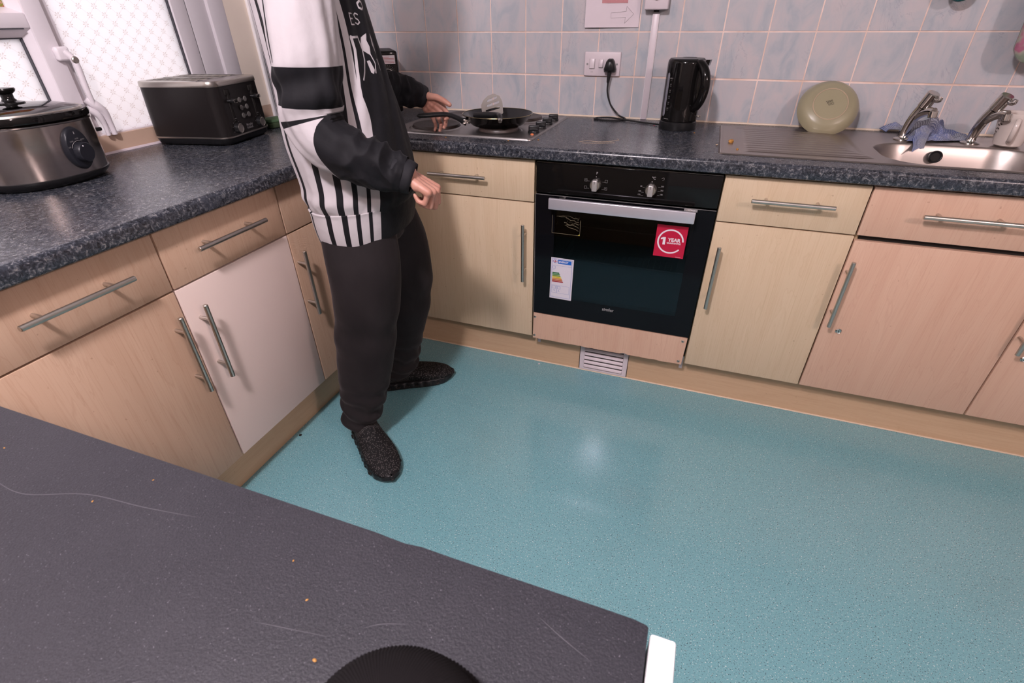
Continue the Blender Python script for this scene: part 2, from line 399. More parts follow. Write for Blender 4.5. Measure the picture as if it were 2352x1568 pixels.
def link(o, parent=None):
    COL.objects.link(o)
    if parent is not None: o.parent = parent
    return o
def obj(name, mb, mat, parent=None, label=None, sharp=38):
    mats = mat if isinstance(mat, (list, tuple)) else [mat]
    me = mb.mesh(name, [M[x] if isinstance(x, str) else x for x in mats], sharp) if isinstance(mb, MB) else mb
    o = link(bpy.data.objects.new(name, me), parent)
    if label: o['label'] = label
    return o
def tag(o, label, cat, group=None):
    o['label'] = label; o['category'] = cat
    if group: o['group'] = group
    return o
def thing(name, label, cat, loc=(0, 0, 0), rz=0.0, group=None):
    o = bpy.data.objects.new(name, None); o.empty_display_size = 0.05; COL.objects.link(o)
    o.location = loc; o.rotation_euler = (0, 0, rz)
    return tag(o, label, cat, group)
def struct(name, mb, mat, parent=None):
    o = obj(name, mb, mat, parent)
    if parent is None: o['kind'] = 'structure'
    return o
def copy_tree(o, parent=None):
    c = o.copy(); COL.objects.link(c)
    if parent is not None: c.parent = parent
    for ch in list(o.children): copy_tree(ch, c)
    return c
def on_back(x, y, z):      # local xy -> plane facing -y (x right, y up)
    return Matrix(((1, 0, 0, x), (0, 0, -1, y), (0, 1, 0, z), (0, 0, 0, 1)))
def on_left(x, y, z):      # plane facing +x: local x -> +y, local y -> +z
    return Matrix(((0, 0, 1, x), (1, 0, 0, y), (0, 1, 0, z), (0, 0, 0, 1)))
# ------------------------------------------------------------------ room shell
ZT = 0.912                     # worktop height
RXM, RYM, RZM = 5.2, -4.4, 2.42
LX = -0.06                     # window wall plane
b = MB(); b.box((LX - 0.2, RYM - 0.1, -0.08), (RXM + 0.1, 0.12, 0.0)); struct('floor', b, 'floor')
b = MB(); b.box((LX - 0.2, RYM - 0.1, RZM), (RXM + 0.1, 0.12, RZM + 0.08)); struct('ceiling', b, 'ceiling_paint')
b = MB(); b.box((RXM, RYM, 0.0), (RXM + 0.1, 0.1, RZM)); struct('wall_right', b, 'wall_paint')
b = MB(); b.box((LX - 0.2, RYM - 0.1, 0.0), (RXM + 0.1, RYM, RZM)); struct('wall_front', b, 'wall_paint')
b = MB(); b.box((LX - 0.2, 0.002, 0.0), (RXM, 0.12, 1.7)); b.cur = 1; b.box((LX - 0.2, 0.002, 1.7), (RXM, 0.12, RZM))
wall_back = struct('wall_back', b, ['grout', 'wall_paint'])
# tiles: one shared mesh for the whole tiles, cut ones of their own
TW, TX0, TZ0 = 0.1533, 1.2742, 1.0651
G = 0.0023
def tile_mesh(w, h):
    t = MB(); t.box((0, 0, 0), (w, 0.007, h)); t.sm = [False] * 6; return t.mesh('tile', [M['tile']], 50)
full = tile_mesh(TW - 2 * G, TW - 2 * G)
for j in range(-1, 4):
    z = TZ0 + j * TW + (0.002 if j > -1 else 0)
    for i in range(-9, 15):
        x = TX0 + i * TW
        if i == -9:
            me = tile_mesh(TX0 - 8 * TW - LX - 2 * G, TW - 2 * G); x = LX
        else: me = full
        o = link(bpy.data.objects.new('tile', me), wall_back); o.location = (x + G, 0.0 + R_.uniform(0, 0.0006), z + G)
# window wall: pieces round the opening
WY0, WY1, WZ0, WZ1 = -2.75, -0.53, 0.965, 2.12
b = MB()
b.cur = 0; b.box((LX - 0.2, RYM, 0), (LX, 0.002, ZT)); 
b.cur = 2; b.box((LX - 0.2, RYM, ZT), (LX, 0.002, WZ0), 0.0)
b.cur = 1; b.box((LX - 0.2, WY1, WZ0), (LX, 0.002, RZM)); b.box((LX - 0.2, RYM, WZ0), (LX, WY0, RZM)); b.box((LX - 0.2, WY0, WZ1), (LX, WY1, RZM))
wall_left = struct('wall_left', b, ['wall_paint', 'cream_paint', 'tan_paint'])
ltile = MB(); ltile.box((0, 0, 0), (0.007, TW - 2 * G, TW - 2 * G)); ltile.sm = [False] * 6; ltile = ltile.mesh('tile', [M['tile']], 50)
ctile = MB(); ctile.box((0, 0, 0), (0.007, 0.088, TW - 2 * G)); ctile.sm = [False] * 6; ctile = ctile.mesh('tile', [M['tile']], 50)
b = MB(); b.box((LX, -0.399, ZT), (LX + 0.003, 0.002, 1.68)); obj('grout_bed', b, 'grout', wall_left)
for j in range(-1, 4):
    for i in range(3):
        y = -TW * (i + 1) if i < 2 else -0.3986 + G
        o = link(bpy.data.objects.new('tile', ltile if i < 2 else ctile), wall_left); o.location = (LX + 0.0005, y + G, TZ0 + j * TW + G)
b = MB(); b.box((LX - 0.001, -0.415, ZT + 0.001), (LX + 0.012, -0.3985, 1.70), 0.003, 3); struct('trim_1', b, 'white_bright')
b = MB(); b.tube([(0.0, -0.002, ZT + 0.001), (1.2, -0.002, ZT + 0.001), (3.4, -0.002, ZT + 0.001)], 0.005, 8, 4); struct('trim_2', b, 'sealant')
b = MB(); b.tube([(LX + 0.002, -2.0, ZT + 0.001), (LX + 0.002, -1.2, ZT + 0.001), (LX + 0.002, -0.42, ZT + 0.001)], 0.006, 8, 4); struct('trim_3', b, 'white_plastic')

# ------------------------------------------------------------------ window (frames face +x)
win = bpy.data.objects.new('window_1', None); COL.objects.link(win); win['kind'] = 'structure'; win.location = (LX, -1.6, WZ0)
def wobj(name, b, mat, parent=win, label=None):
    me = b.mesh(name, [M[x] for x in (mat if isinstance(mat, list) else [mat])])
    me.transform(Matrix.Translation(-win.location)); o = link(bpy.data.objects.new(name, me), parent)
    if label: o['label'] = label
    return o
def bar(b, y0, y1, z0, z1, x0, x1, bev=0.004): b.box((x0, y0, z0), (x1, y1, z1), bev, 2)
def sloped(b, axis, a0, a1, p0, p1, x0, x1):
    # glazing bead: sloping strip from (p0,x1) to (p1,x0), run from a0 to a1 along the axis
    if axis == 'z': pts = lambda a: [(x0 - 0.01, p0, a), (x1, p0, a), (x0, p1, a), (x0 - 0.01, p1, a)]
    else: pts = lambda a: [(x0 - 0.01, a, p0), (x1, a, p0), (x0, a, p1), (x0 - 0.01, a, p1)]
    b.rings([[Vector(q) for q in pts(a0)], [Vector(q) for q in pts(a1)]])
xo = LX - 0.002
b = MB(); bar(b, -0.6, -0.525, WZ0, WZ1, LX - 0.06, xo + 0.004, 0.006); bar(b, -0.684, -0.598, WZ0, WZ1, LX - 0.06, xo - 0.008, 0.006)
bar(b, WY0, -0.6, WZ1 - 0.06, WZ1, LX - 0.06, xo); bar(b, WY0, -0.6, WZ0 - 0.002, WZ0 + 0.004, LX - 0.06, xo - 0.012, 0.001); bar(b, -1.176, -1.140, WZ0, WZ1, LX - 0.06, xo - 0.012)
wobj('window_frame', b, 'upvc')
b = MB(); bar(b, -0.6885, -0.683, WZ0, WZ1, LX - 0.05, xo - 0.012, 0); bar(b, -0.7505, -0.7455, WZ0, WZ1, LX - 0.05, xo - 0.014, 0); wobj('gasket', b, 'gasket_dark')
b = MB(); bar(b, -0.746, -0.688, WZ0, WZ1, LX - 0.05, xo - 0.006, 0.003); wobj('fixed_sash', b, 'upvc')
b = MB(); b.box((LX - 0.03, -1.146, WZ0), (LX - 0.024, -0.744, WZ1 - 0.05)); wobj('patterned_pane', b, 'film')
# casement on the left: lower pane and fanlight with a deep transom
cas = MB()
bar(cas, -1.222, -1.170, WZ0 + 0.004, WZ1 - 0.055, LX - 0.05, xo + 0.012, 0.004); bar(cas, WY0, -1.222, 1.257, 1.292, LX - 0.05, xo + 0.011, 0.003); bar(cas, WY0, -1.222, WZ0 + 0.004, WZ0 + 0.04, LX - 0.05, xo + 0.011, 0.004)
sloped(cas, 'z', WZ0, 1.257, -1.2215, -1.240, xo - 0.016, xo + 0.008)
sloped(cas, 'z', 1.292, WZ1 - 0.05, -1.2215, -1.243, xo - 0.016, xo + 0.008)
sloped(cas, 'y', WY0, -1.224, 1.2575, 1.234, xo - 0.016, xo + 0.008)
sloped(cas, 'y', WY0, -1.224, 1.2915, 1.305, xo - 0.016, xo + 0.008)
wobj('casement_sash', cas, 'upvc')
b = MB(); bar(b, WY0, -1.240, 1.2545, 1.2572, xo, xo + 0.0122, 0); bar(b, -1.2425, -1.2395, WZ0, 1.235, LX - 0.04, xo - 0.014, 0); bar(b, WY0, -1.24, 1.232, 1.2355, LX - 0.04, xo - 0.014, 0); wobj('gasket', b, 'gasket_dark')
b = MB(); b.box((LX - 0.032, WY0, WZ0), (LX - 0.026, -1.236, 1.24)); wobj('patterned_pane', b, 'film')
b = MB(); b.box((LX - 0.032, WY0, 1.30), (LX - 0.026, -1.236, WZ1 - 0.05)); wobj('fanlight_pane', b, 'film')
b = MB(); b.box((LX - 0.0255, -1.40, 1.302), (LX - 0.0235, -1.2425, 1.41)); wobj('coloured_sticker', b, 'stained', label='bright red and green translucent picture in the fanlight corner')
# handle with keyed button and the stay arm below
b = MB(); b.box((xo + 0.010, -1.196, 1.176), (xo + 0.030, -1.158, 1.212), 0.007, 3); b.tube([(xo + 0.024, -1.172, 1.20), (xo + 0.034, -1.160, 1.172), (xo + 0.030, -1.158, 1.10), (xo + 0.028, -1.155, 1.06)], [0.010, 0.009, 0.008, 0.007], 12, 5)
h = wobj('window_handle', b, 'upvc')
b = MB(); b.cyl((xo + 0.036, -1.161, 1.178), (xo + 0.044, -1.161, 1.178), 0.0095, 20, bev=0.002); o = wobj('key_button', b, 'handle_steel', label='grey metal lock button')
o.parent = h
b = MB(); b.tube([(xo + 0.016, -1.163, 1.075), (xo + 0.024, -1.148, 1.056), (xo + 0.024, -1.132, 1.035), (xo + 0.02, -1.125, 1.0), (xo + 0.018, -1.122, 0.968)], [0.012, 0.013, 0.012, 0.009, 0.008], 12, 5)
b.tube([(xo + 0.016, -1.172, 1.05), (xo + 0.022, -1.152, 1.03), (xo + 0.02, -1.143, 1.0), (xo + 0.018, -1.142, 0.968)], [0.010, 0.010, 0.007, 0.006], 10, 5); wobj('stay_arm', b, 'upvc')
b = MB(); b.box((LX - 0.022, -1.122, 1.012), (LX - 0.020, -1.098, 1.021)); wobj('tape_tab', b, 'pink_tape', label='pink tape tab')

# ------------------------------------------------------------------ wall-mounted electrics and notice
sock = thing('wall_socket', 'white twin socket plate with rocker switches and a black plug in it', 'socket', (1.297, 0.0, 1.110))
b = MB(); b.box((-0.073, -0.011, -0.043), (0.073, 0.003, 0.043), 0.004, 3); obj('faceplate', b, 'white_plastic', sock)
for x, w in ((-0.040, 0.011), (-0.004, 0.009)):
    b = MB(); b.box((x - w, -0.0118, -0.018 if w > 0.01 else -0.014), (x + w, -0.0105, 0.019 if w > 0.01 else 0.016)); obj('rocker_recess', b, 'print_grey', sock)
    b = MB(); b.box((x - w + 0.0012, -0.016, -0.017 if w > 0.01 else -0.013), (x + w - 0.0012, -0.009, 0.018 if w > 0.01 else 0.015), 0.0015, 2, Matrix.Rotation(-0.09, 4, 'X')); obj('rocker_switch', b, 'white_plastic', sock)
for x in (-0.060, 0.060):
    b = MB(); b.cyl((x, -0.0105, 0), (x, -0.0125, 0), 0.0038, 14); b.box((x - 0.003, -0.0128, -0.0005), (x + 0.003, -0.0124, 0.0005)); obj('screw', b, 'print_grey', sock)
b = MB(); b.text('ON', 0.006, on_back(-0.040, -0.0112, -0.028)); obj('switch_mark', b, 'print_grey', sock)

pl = thing('power_plug', 'black three pin plug and its flex, running from the socket to the kettle', 'plug', (1.333, -0.012, 1.105))
b = MB()
poly = [(-0.022, -0.022), (0.022, -0.022), (0.0245, -0.012), (0.016, 0.016), (0.008, 0.026), (-0.008, 0.026), (-0.016, 0.016), (-0.0245, -0.012)]
b.rings([[on_back(0, y, 0) @ Vector((px * s, py * s, 0)) for px, py in poly] for y, s in ((0, 0.94), (-0.004, 1.0), (-0.022, 0.98), (-0.034, 0.80), (-0.038, 0.55))]); obj('plug_body', b, 'black_plastic', pl)
b = MB(); pts = [(0, -0.016, -0.016), (-0.002, -0.020, -0.052), (-0.002, -0.021, -0.060)]; b.tube(pts, [0.009, 0.006, 0.0042], 12, 4); obj('strain_relief', b, 'black_plastic', pl)
o = pl.location
cord = [(1.331, -0.033, 1.05), (1.333, -0.034, 1.01), (1.350, -0.030, 0.965), (1.386, -0.030, 0.928), (1.418, -0.048, 0.9175), (1.40, -0.085, 0.916), (1.34, -0.095, 0.916), (1.296, -0.075, 0.916), (1.305, -0.050, 0.917), (1.36, -0.058, 0.921), (1.42, -0.075, 0.918), (1.50, -0.105, 0.916), (1.575, -0.145, 0.918)]
b = MB(); b.tube([Vector(p) - o for p in cord], 0.0034, 8, 7); obj('flex', b, 'black_plastic', pl)

tr = thing('cable_trunking', 'white vertical cable trunking on the tiles below the fused switch', 'trunking', (1.486, 0, ZT + 0.001))
b = MB(); b.box((-0.0115, -0.013, 0.0), (0.0115, 0.0, 0.365), 0.0015, 2); obj('trunking_cover', b, 'white_plastic', tr)
b = MB(); b.box((-0.0125, -0.0105, 0.0), (0.0125, 0.0, 0.363)); obj('trunking_base', b, 'white_bright', tr)
sw = thing('fused_switch', 'square white switch box with a round dial above the cable trunking', 'switch', (1.4855, 0, 1.29))
b = MB(); b.box((-0.043, -0.044, 0.0), (0.043, 0.0, 0.09), 0.005, 3); obj('switch_box', b, 'white_plastic', sw)
b = MB(); b.cyl((0, -0.043, 0.045), (0, -0.046, 0.045), 0.0165, 28); obj('dial_ring', b, 'print_dark', sw)
b = MB(); b.cyl((0, -0.044, 0.045), (0, -0.050, 0.045), 0.0145, 28, bev=0.002); obj('dial', b, 'white_bright', sw)
b = MB(); b.box((-0.009, -0.02, -0.006), (0.009, -0.001, 0.001)); obj('cable_entry', b, 'gap_dark', sw)

nt = thing('paper_notice', 'white paper notice with a pencil outlined arrow taped to the tiles', 'notice', (1.32, -0.0015, 1.235))
b = MB(); n = 14
vs = []; 
for i in range(n + 1):
    for j in range(n + 1):
        u = i / n; w = j / n; vs.append((-0.104 + 0.208 * u, -0.002 - 0.008 * (1 - u) * (1 - w) ** 2 - 0.0015 * math.sin(7 * u) ** 2 * (1 - w), 0.297 * w))
fs = [(i * (n + 1) + j, (i + 1) * (n + 1) + j, (i + 1) * (n + 1) + j + 1, i * (n + 1) + j + 1) for i in range(n) for j in range(n)]
b.add(vs, fs); o = obj('sheet', b, 'paper', nt)
sd = o.modifiers.new('t', 'SOLIDIFY'); sd.thickness = 0.0004; sd.use_rim = False
b = MB()
A = [(-0.004, 0.047), (0.053, 0.052), (0.054, 0.068), (0.082, 0.043), (0.050, 0.013), (0.052, 0.033), (-0.003, 0.030)]
for (x0, z0), (x1, z1) in zip(A, A[1:] + A[:1]):
    b.tube([(x0, -0.0062, z0), (x1, -0.0062, z1)], 0.00035, 5, 1)
obj('arrow_outline', b, 'print_grey', nt)
b = MB(); b.box((-0.042, -0.0062, 0.0785), (0.056, -0.0054, 0.16)); obj('printed_picture', b, 'pink_print', nt)
# ------------------------------------------------------------------ fitted units
DB, DL = -0.6217, 0.5883       # door faces: back run (y), left run (x)
ZP, ZS, ZD = 0.1627, 0.7196, 0.8647
def handle_mesh(L=0.225, c=0.070):
    # bar along local x, standing 35 mm off the face along +z
    b = MB(); b.cyl((-L / 2, 0, 0.035), (L / 2, 0, 0.035), 0.0062, 20, bev=0.0012)
    for s in (-1, 1): b.cyl((s * c, 0, -0.001), (s * c, 0, 0.032), 0.0046, 14)
    return b.mesh('handle', [M['handle_steel']])
HM = handle_mesh()
def handle(parent, mtx, label=None):
    o = link(bpy.data.objects.new('handle', HM), parent); o.matrix_local = mtx
    if label: o['label'] = label
    return o
def unit(run, a0, a1, label, mats, hd=None, hh=None, door_top=None, top_gap=0.0, lock=None, drawer_name='drawer_front', carcass_top=0.868):
    # run 'B': fronts face -y between x=a0..a1 ; run 'L': fronts face +x between y=a0..a1
    B = run == 'B'
    loc = ((a0 + a1) / 2, DB, 0) if B else (DL, (a0 + a1) / 2, 0)
    t = thing('base_cabinet', label, 'cabinet', loc)
    w = (a1 - a0) / 2
    def bx(lo, hi, bev=0.0, seg=2):  # local: u across, d into the room (+), z up
        b = MB()
        if B: b.box((lo[0], -hi[1], lo[2]), (hi[0], -lo[1], hi[2]), bev, seg)
        else: b.box((lo[1], lo[0], lo[2]), (hi[1], hi[0], hi[2]), bev, seg)
        return b
    dep = -0.55 if B else -0.60
    obj('carcass', bx((-w, dep, ZP - 0.004), (w, -0.0195, carcass_top)), 'carcass', t)
    mt = lambda u, z: (on_back(u, 0, z) if B else on_left(0, u, z))
    g = 0.0016
    dt = ZS - 0.002 if door_top is None else door_top
    # doors are built about their own origins so that the grain differs
    def front(name, z0, z1, m):
        b = bx((-w + g, -0.018, -(z1 - z0) / 2), (w - g, 0.0, (z1 - z0) / 2), 0.0014, 2)
        o = obj(name, b, m, t); o.location = (0, 0, (z0 + z1) / 2); return o
    d = front('door', ZP, dt, mats[1]); dr = front('drawer_front', ZS + 0.0025, ZD - top_gap, mats[0])
    zc = (ZP + dt) / 2
    if hd is not None:
        rot = Matrix.Rotation(PI / 2, 4, 'Z')
        handle(d, (on_back(hd[0], 0, hd[1] - zc) if B else on_left(0, hd[0], hd[1] - zc)) @ rot)
    if hh is not None:
        zc2 = (ZS + 0.0025 + ZD - top_gap) / 2
        handle(dr, (on_back(hh[0], 0, hh[1] - zc2) if B else on_left(0, hh[0], hh[1] - zc2)))
    if door_top is not None: obj('drawer_gap_shade', bx((-w + 0.012, -0.030, dt + 0.0005), (w - 0.002, -0.0165, ZS + 0.002)), 'gap_dark', t)  # black strip added in place of the shade inside the gap under the drawer
    if lock is not None:
        b = MB(); mm = on_back(lock[0], 0, lock[1] - zc)
        b.lathe([(0.0001, -0.002), (0.0095, -0.002), (0.0095, 0.002), (0.0075, 0.004), (0.006, 0.0028), (0.0001, 0.0028)], 24, mm)
        b.cur = 1; b.box((-0.0008, -0.004, 0.0029), (0.0008, 0.004, 0.0033), mtx=mm)
        obj('lock', b, ['chrome', 'gap_dark'], d, 'round metal lock')
    return t
# left run, from the photographer's end to the corner
unit('L', -2.36, -1.967, 'peach beech cabinet in the window run, mostly behind the dark worktop end', ('wood_peach', 'wood_peach'), hd=(0.155, 0.56), hh=(0, 0.802))
unit('L', -1.965, -1.5525, 'peach beech cabinet under the slow cooker with a long bar handle', ('wood_peach', 'wood_peach'), hd=(0.172, 0.558), hh=(0.003, 0.802))
unit('L', -1.551, -1.1585, 'cabinet under the toaster with a plain white door and a beech drawer', ('wood_peach', 'white_door'), hd=(-0.160, 0.556), hh=(-0.008, 0.802))
unit('L', -1.157, -0.66, 'peach beech corner cabinet of the window run behind the person', ('wood_peach', 'wood_peach'), hd=(-0.232, 0.552))
# back run
unit('B', 0.665, 1.2115, 'cream maple corner cabinet under the hob, left of the oven', ('wood_cream', 'wood_cream'), hd=(0.241, 0.534), hh=(-0.012, 0.799), carcass_top=0.845)
unit('B', 1.8175, 2.2095, 'cream maple cabinet between the oven and the sink', ('wood_cream', 'wood_cream'), hd=(-0.168, 0.536), hh=(0.002, 0.8035))
unit('B', 2.2115, 2.7025, 'pink beech cabinet under the sink with a key lock in its door', ('wood_pink', 'wood_pink'), hd=(-0.234, 0.538), hh=(-0.003, 0.802), door_top=0.7055, lock=(-0.192, 0.3985), carcass_top=0.72)
unit('B', 2.7045, 3.1955, 'pink beech cabinet at the right edge of the photo beyond the locked one', ('wood_pink', 'wood_pink'), hd=(-0.234, 0.538), hh=(0, 0.802), door_top=0.7055, lock=(-0.192, 0.3985))
b = MB(); b.box((DL - 0.018, -0.6585, ZP), (DL, -0.624, ZD), 0.001, 1); b.box((DL, DB, ZP), (0.6635, DB + 0.018, ZD), 0.001, 1)
o = obj('corner_post', b, 'wood_peach'); tag(o, 'narrow beech post filling the corner between the two cabinet runs', 'cabinet trim')

# plinths
b = MB(); b.box((DL - 0.0835, -2.36, 0.0), (0.5217, -0.5636, ZP - 0.005), 0.0008, 1); o = obj('plinth', b, 'wood_plinth'); tag(o, 'brown beech plinth along the floor under the window run', 'plinth')
pb = thing('plinth', 'beech plinth board along the floor under the oven and sink run', 'plinth', (1.8, -0.5636, 0))
b = MB()
for x0, x1 in ((0.505, 1.405), (1.6085, 3.1955)): b.box((x0 - 1.8, 0, 0.0), (x1 - 1.8, 0.018, ZP - 0.005), 0.0008, 1)
obj('board', b, 'wood_plinth', pb)
for x in (1.226, 1.81): 
    b = MB(); b.box((x - 0.006 - 1.8, -0.0012, 0.1), (x + 0.006 - 1.8, 0.002, ZP - 0.006)); obj('joint_strip', b, 'white_plastic', pb)
b = MB()
b.box((0.52 - 1.8, -0.006, 0.0), (3.19 - 1.8, 0.001, 0.0035), 0.0012, 1); obj('floor_seal', b, 'sealant', pb)
vg = thing('vent_grille', 'white plastic vent grille with slats in the plinth below the oven', 'vent', (1.507, -0.5636, 0.004))
b = MB(); W2, H2 = 0.0995, 0.150
for lo, hi in (((-W2, -0.004, 0), (-W2 + 0.020, 0.008, H2)), ((W2 - 0.020, -0.004, 0), (W2, 0.008, H2)), ((-W2, -0.0035, 0), (W2, 0.008, 0.011)), ((-W2, -0.0035, H2 - 0.03), (W2, 0.008, H2))): b.box(lo, hi, 0.0015, 1)
obj('frame', b, 'white_plastic', vg)
b = MB(); b.box((-W2 + 0.01, 0.007, 0.005), (W2 - 0.01, 0.010, H2 - 0.01)); obj('backing', b, 'print_grey', vg)
for k in range(6):
    b = MB(); z = 0.022 + k * 0.0205
    b.box((-W2 + 0.019, -0.0085, -0.0085), (W2 - 0.019, 0.0065, 0.0045), 0.002, 2, Matrix.Translation((0, 0, z)) @ Matrix.Rotation(-0.45, 4, 'X')); obj('slat', b, 'white_plastic', vg)

# panel under the oven: chipped lower edge, four screws
fp = thing('oven_filler_panel', 'beech filler strip screwed on below the oven with a chipped lower edge', 'panel', (1.5155, DB, 0.218))
poly = [(-0.298, 0.058), (-0.2995, -0.061)]
xs = -0.29
while xs < 0.285:
    poly.append((xs, -0.061 + R_.choice((0, 0, 0, 0.0012, 0.002, -0.0008)))); xs += R_.uniform(0.006, 0.02)
for c, wd, hgt in ((0.075, 0.016, 0.0055), (0.19, 0.02, 0.0035), (0.135, 0.01, 0.0035), (-0.10, 0.008, 0.003), (-0.235, 0.01, 0.003)):
    poly = [q for q in poly if not (abs(q[0] - c) < wd and q[1] < 0)] + [(c - wd, -0.061), (c - wd * 0.5, -0.061 + hgt * 0.6), (c - wd * .1, -0.061 + hgt), (c + wd * 0.3, -0.061 + hgt * 0.8), (c + wd, -0.0608)]
hd_ = poly[:2]; rest = sorted([q for q in poly[2:]], key=lambda q: q[0])
poly = hd_ + rest + [(0.2925, -0.060), (0.296, 0.058)]
b = MB(); b.prism(poly, 0.0165, on_back(0, 0.0115, 0)); obj('panel', b, 'wood_pink', fp)
for x, z in ((-0.2915, 0.041), (-0.2925, -0.046), (0.2815, 0.043), (0.2805, -0.046)):
    b = MB(); mm = on_back(x, -0.005, z); b.lathe([(0.0001, -0.001), (0.0058, -0.001), (0.0052, 0.0015), (0.003, 0.0028), (0.0001, 0.003)], 18, mm); b.cur = 1; b.box((-0.0032, -0.0005, 0.0025), (0.0032, 0.0005, 0.0033), mtx=mm); b.box((-0.0005, -0.0032, 0.0025), (0.0005, 0.0032, 0.0033), mtx=mm)
    obj('screw', b, ['handle_steel', 'gap_dark'], fp)

# ------------------------------------------------------------------ worktops
def wt_profile(d0, d1, z0, z1, r=0.012):
    # rectangle from d0 (wall) to d1 (front) with both front edges rolled
    pts = [(d0, z0), (d0, z1)]
    for k in range(7):
        a = PI / 2 - k / 6 * PI / 2; pts.append((d1 - r + r * math.cos(a), z1 - r + r * math.sin(a)))
    r2 = 0.006
    for k in range(5):
        a = -k / 4 * PI / 2; pts.append((d1 - r2 + r2 * math.cos(a), z0 + r2 + r2 * math.sin(a)))
    return pts
b = MB()
P = wt_profile(0.0, 0.6465, 0.8725, ZT)
b.rings([[Vector((x, -d, z)) for d, z in P] for x in (0.6165, 1.79)])       # left of the sink cut-out
for x0, x1, d0, d1 in ((1.79, 2.235, None, None), (2.235, 2.71, 1, 1), (2.71, 3.1955, None, None)):
    if d0 is None: b.rings([[Vector((x, -d, z)) for d, z in P] for x in (x0, x1)])
    else:
        b.box((x0, -0.205, 0.8725), (x1, 0, ZT))
        Pf = [q if q[0] > 0.1 else (0.555, q[1]) for q in P]; b.rings([[Vector((x, -d, z)) for d, z in Pf] for x in (x0, x1)])
o = obj('worktop', b, 'worktop'); tag(o, 'dark blue mottled laminate worktop along the tiled wall with hob and sink', 'worktop')
b = MB(); P = wt_profile(LX + 0.001, 0.6155, 0.8725, ZT)
b.rings([[Vector((d, y, z)) for d, z in P] for y in (-2.36, -0.001)])
o = obj('worktop', b, 'worktop'); tag(o, 'dark blue mottled laminate worktop below the window under toaster and slow cooker', 'worktop')

# ------------------------------------------------------------------ peninsula in the foreground
pn = thing('peninsula', 'dark grey laminate peninsula worktop in the foreground with worn edges', 'worktop', (1.0, -2.5, 0))
b = MB()
ex = [(1.757, -2.92), (1.7575, -2.30), (1.7580, -2.12), (1.7575, -2.0795), (1.7560, -2.0782), (1.750, -2.0772), (1.7465, -2.0768)]
x = 1.7465
while x > 0.66:
    x -= R_.uniform(0.012, 0.05); ex.append((x, -2.0765 + (R_.choice((0, 0, 0.0005, -0.0012)) if x > 1.45 else 0)))
ex += [(0.63, -2.0765), (0.63, -2.92)]
b.prism([(p - 1.0, q + 2.5) for p, q in ex], 0.038, Matrix.Translation((0, 0, ZT - 0.010 - 0.038))); obj('top', b, 'dark_laminate', pn)
b = MB(); b.box((0.64 - 1.0, -0.38, ZP), (0.735, 0.40, ZT - 0.0485)); obj('carcass', b, 'carcass', pn)
b = MB(); b.box((0.64 - 1.0, -0.36, 0.0), (0.70, 0.34, ZP)); obj('plinth', b, 'wood_plinth', pn)
for L in ([(1.482, -2.172), (1.512, -2.167), (1.549, -2.161)], [(1.563, -2.149), (1.576, -2.141), (1.594, -2.135)], [(1.676, -2.096), (1.701, -2.107), (1.728, -2.117)], [(1.14, -2.146), (1.16, -2.15), (1.198, -2.15), (1.252, -2.131), (1.316, -2.124), (1.378, -2.115)]):
    b = MB(); b.tube([(x - 1.0, y + 2.5, ZT - 0.0102) for x, y in L], [0.0002] + [0.00045] * (len(L) - 2) + [0.0002], 6, 5); obj('scratch', b, plain('scratch', (0.060, 0.056, 0.066), 0.6), pn)
wp = MB(); wp.box((1.7595, -2.90, 0.0), (1.7775, -2.0815, 0.9005), 0.002, 2)
o = obj('end_panel', wp, 'white_bright'); tag(o, 'bright white end panel standing against the end of the dark peninsula', 'panel')
CL = ('orange crumb nearest the left edge of the dark peninsula', 'orange crumb close to the back edge of the dark peninsula', 'second orange crumb from the left on the dark peninsula', 'largest orange crumb, next to the knitted hat', 'orange crumb left of and behind the knitted hat', 'orange crumb in the middle of the dark peninsula')
for k, (x, y, s) in enumerate([(1.11, -2.118, 1), (1.295, -2.098, 0.8), (1.265, -2.135, 0.9), (1.545, -2.178, 1.4), (1.512, -2.145, 1.0), (1.480, -2.122, .8)]):
    b = MB(); b.sphere((0, 0, 0), 0.0008 * s, sc=(1.6, 1, 0.5), n=8); o = obj('crumb', b, 'crumb'); o.location = (x, y, ZT - 0.0098); o.rotation_euler = (0, 0, k)
    tag(o, CL[k], 'crumb', 'crumbs on the peninsula')
# ------------------------------------------------------------------ built-in oven (origin: left bottom of its front)
OX, OZ0, OZS, OZT = 1.217, 0.2795, 0.7570, 0.8615
ov = thing('built_in_oven', 'black glass built in oven with a wide silver bar handle', 'oven', (OX, DB, OZ0))
OW = 0.597; fz = OZS - OZ0; tz = OZT - OZ0
b = MB()
for lo, hi in (((0.01, 0.02, 0), (0.03, 0.55, tz)), ((OW - 0.03, 0.02, 0), (OW - 0.01, 0.55, tz)), ((0.01, 0.02, tz - 0.1), (OW - 0.01, 0.55, tz)), ((0.01, 0.02, -0.002), (OW - 0.01, 0.55, 0.06)), ((0.01, 0.53, 0), (OW - 0.01, 0.55, tz))): b.box(lo, hi)
obj('cavity', b, 'black_matte', ov)
b = MB(); b.box((0.0, -0.004, fz + 0.003), (OW, 0.03, tz), 0.0025, 3); fa = obj('control_panel', b, 'black_gloss', ov)
b = MB(); b.box((0.001, -0.0015, tz - 0.0012), (OW - 0.001, 0.02, tz + 0.0012), 0.0005, 1); obj('panel_edge', b, 'handle_steel', ov, 'thin metal edge along the top')
b = MB()
wx0, wx1, wz0, wz1 = 0.072, 0.535, 0.080, 0.424
dz1 = fz - 0.004
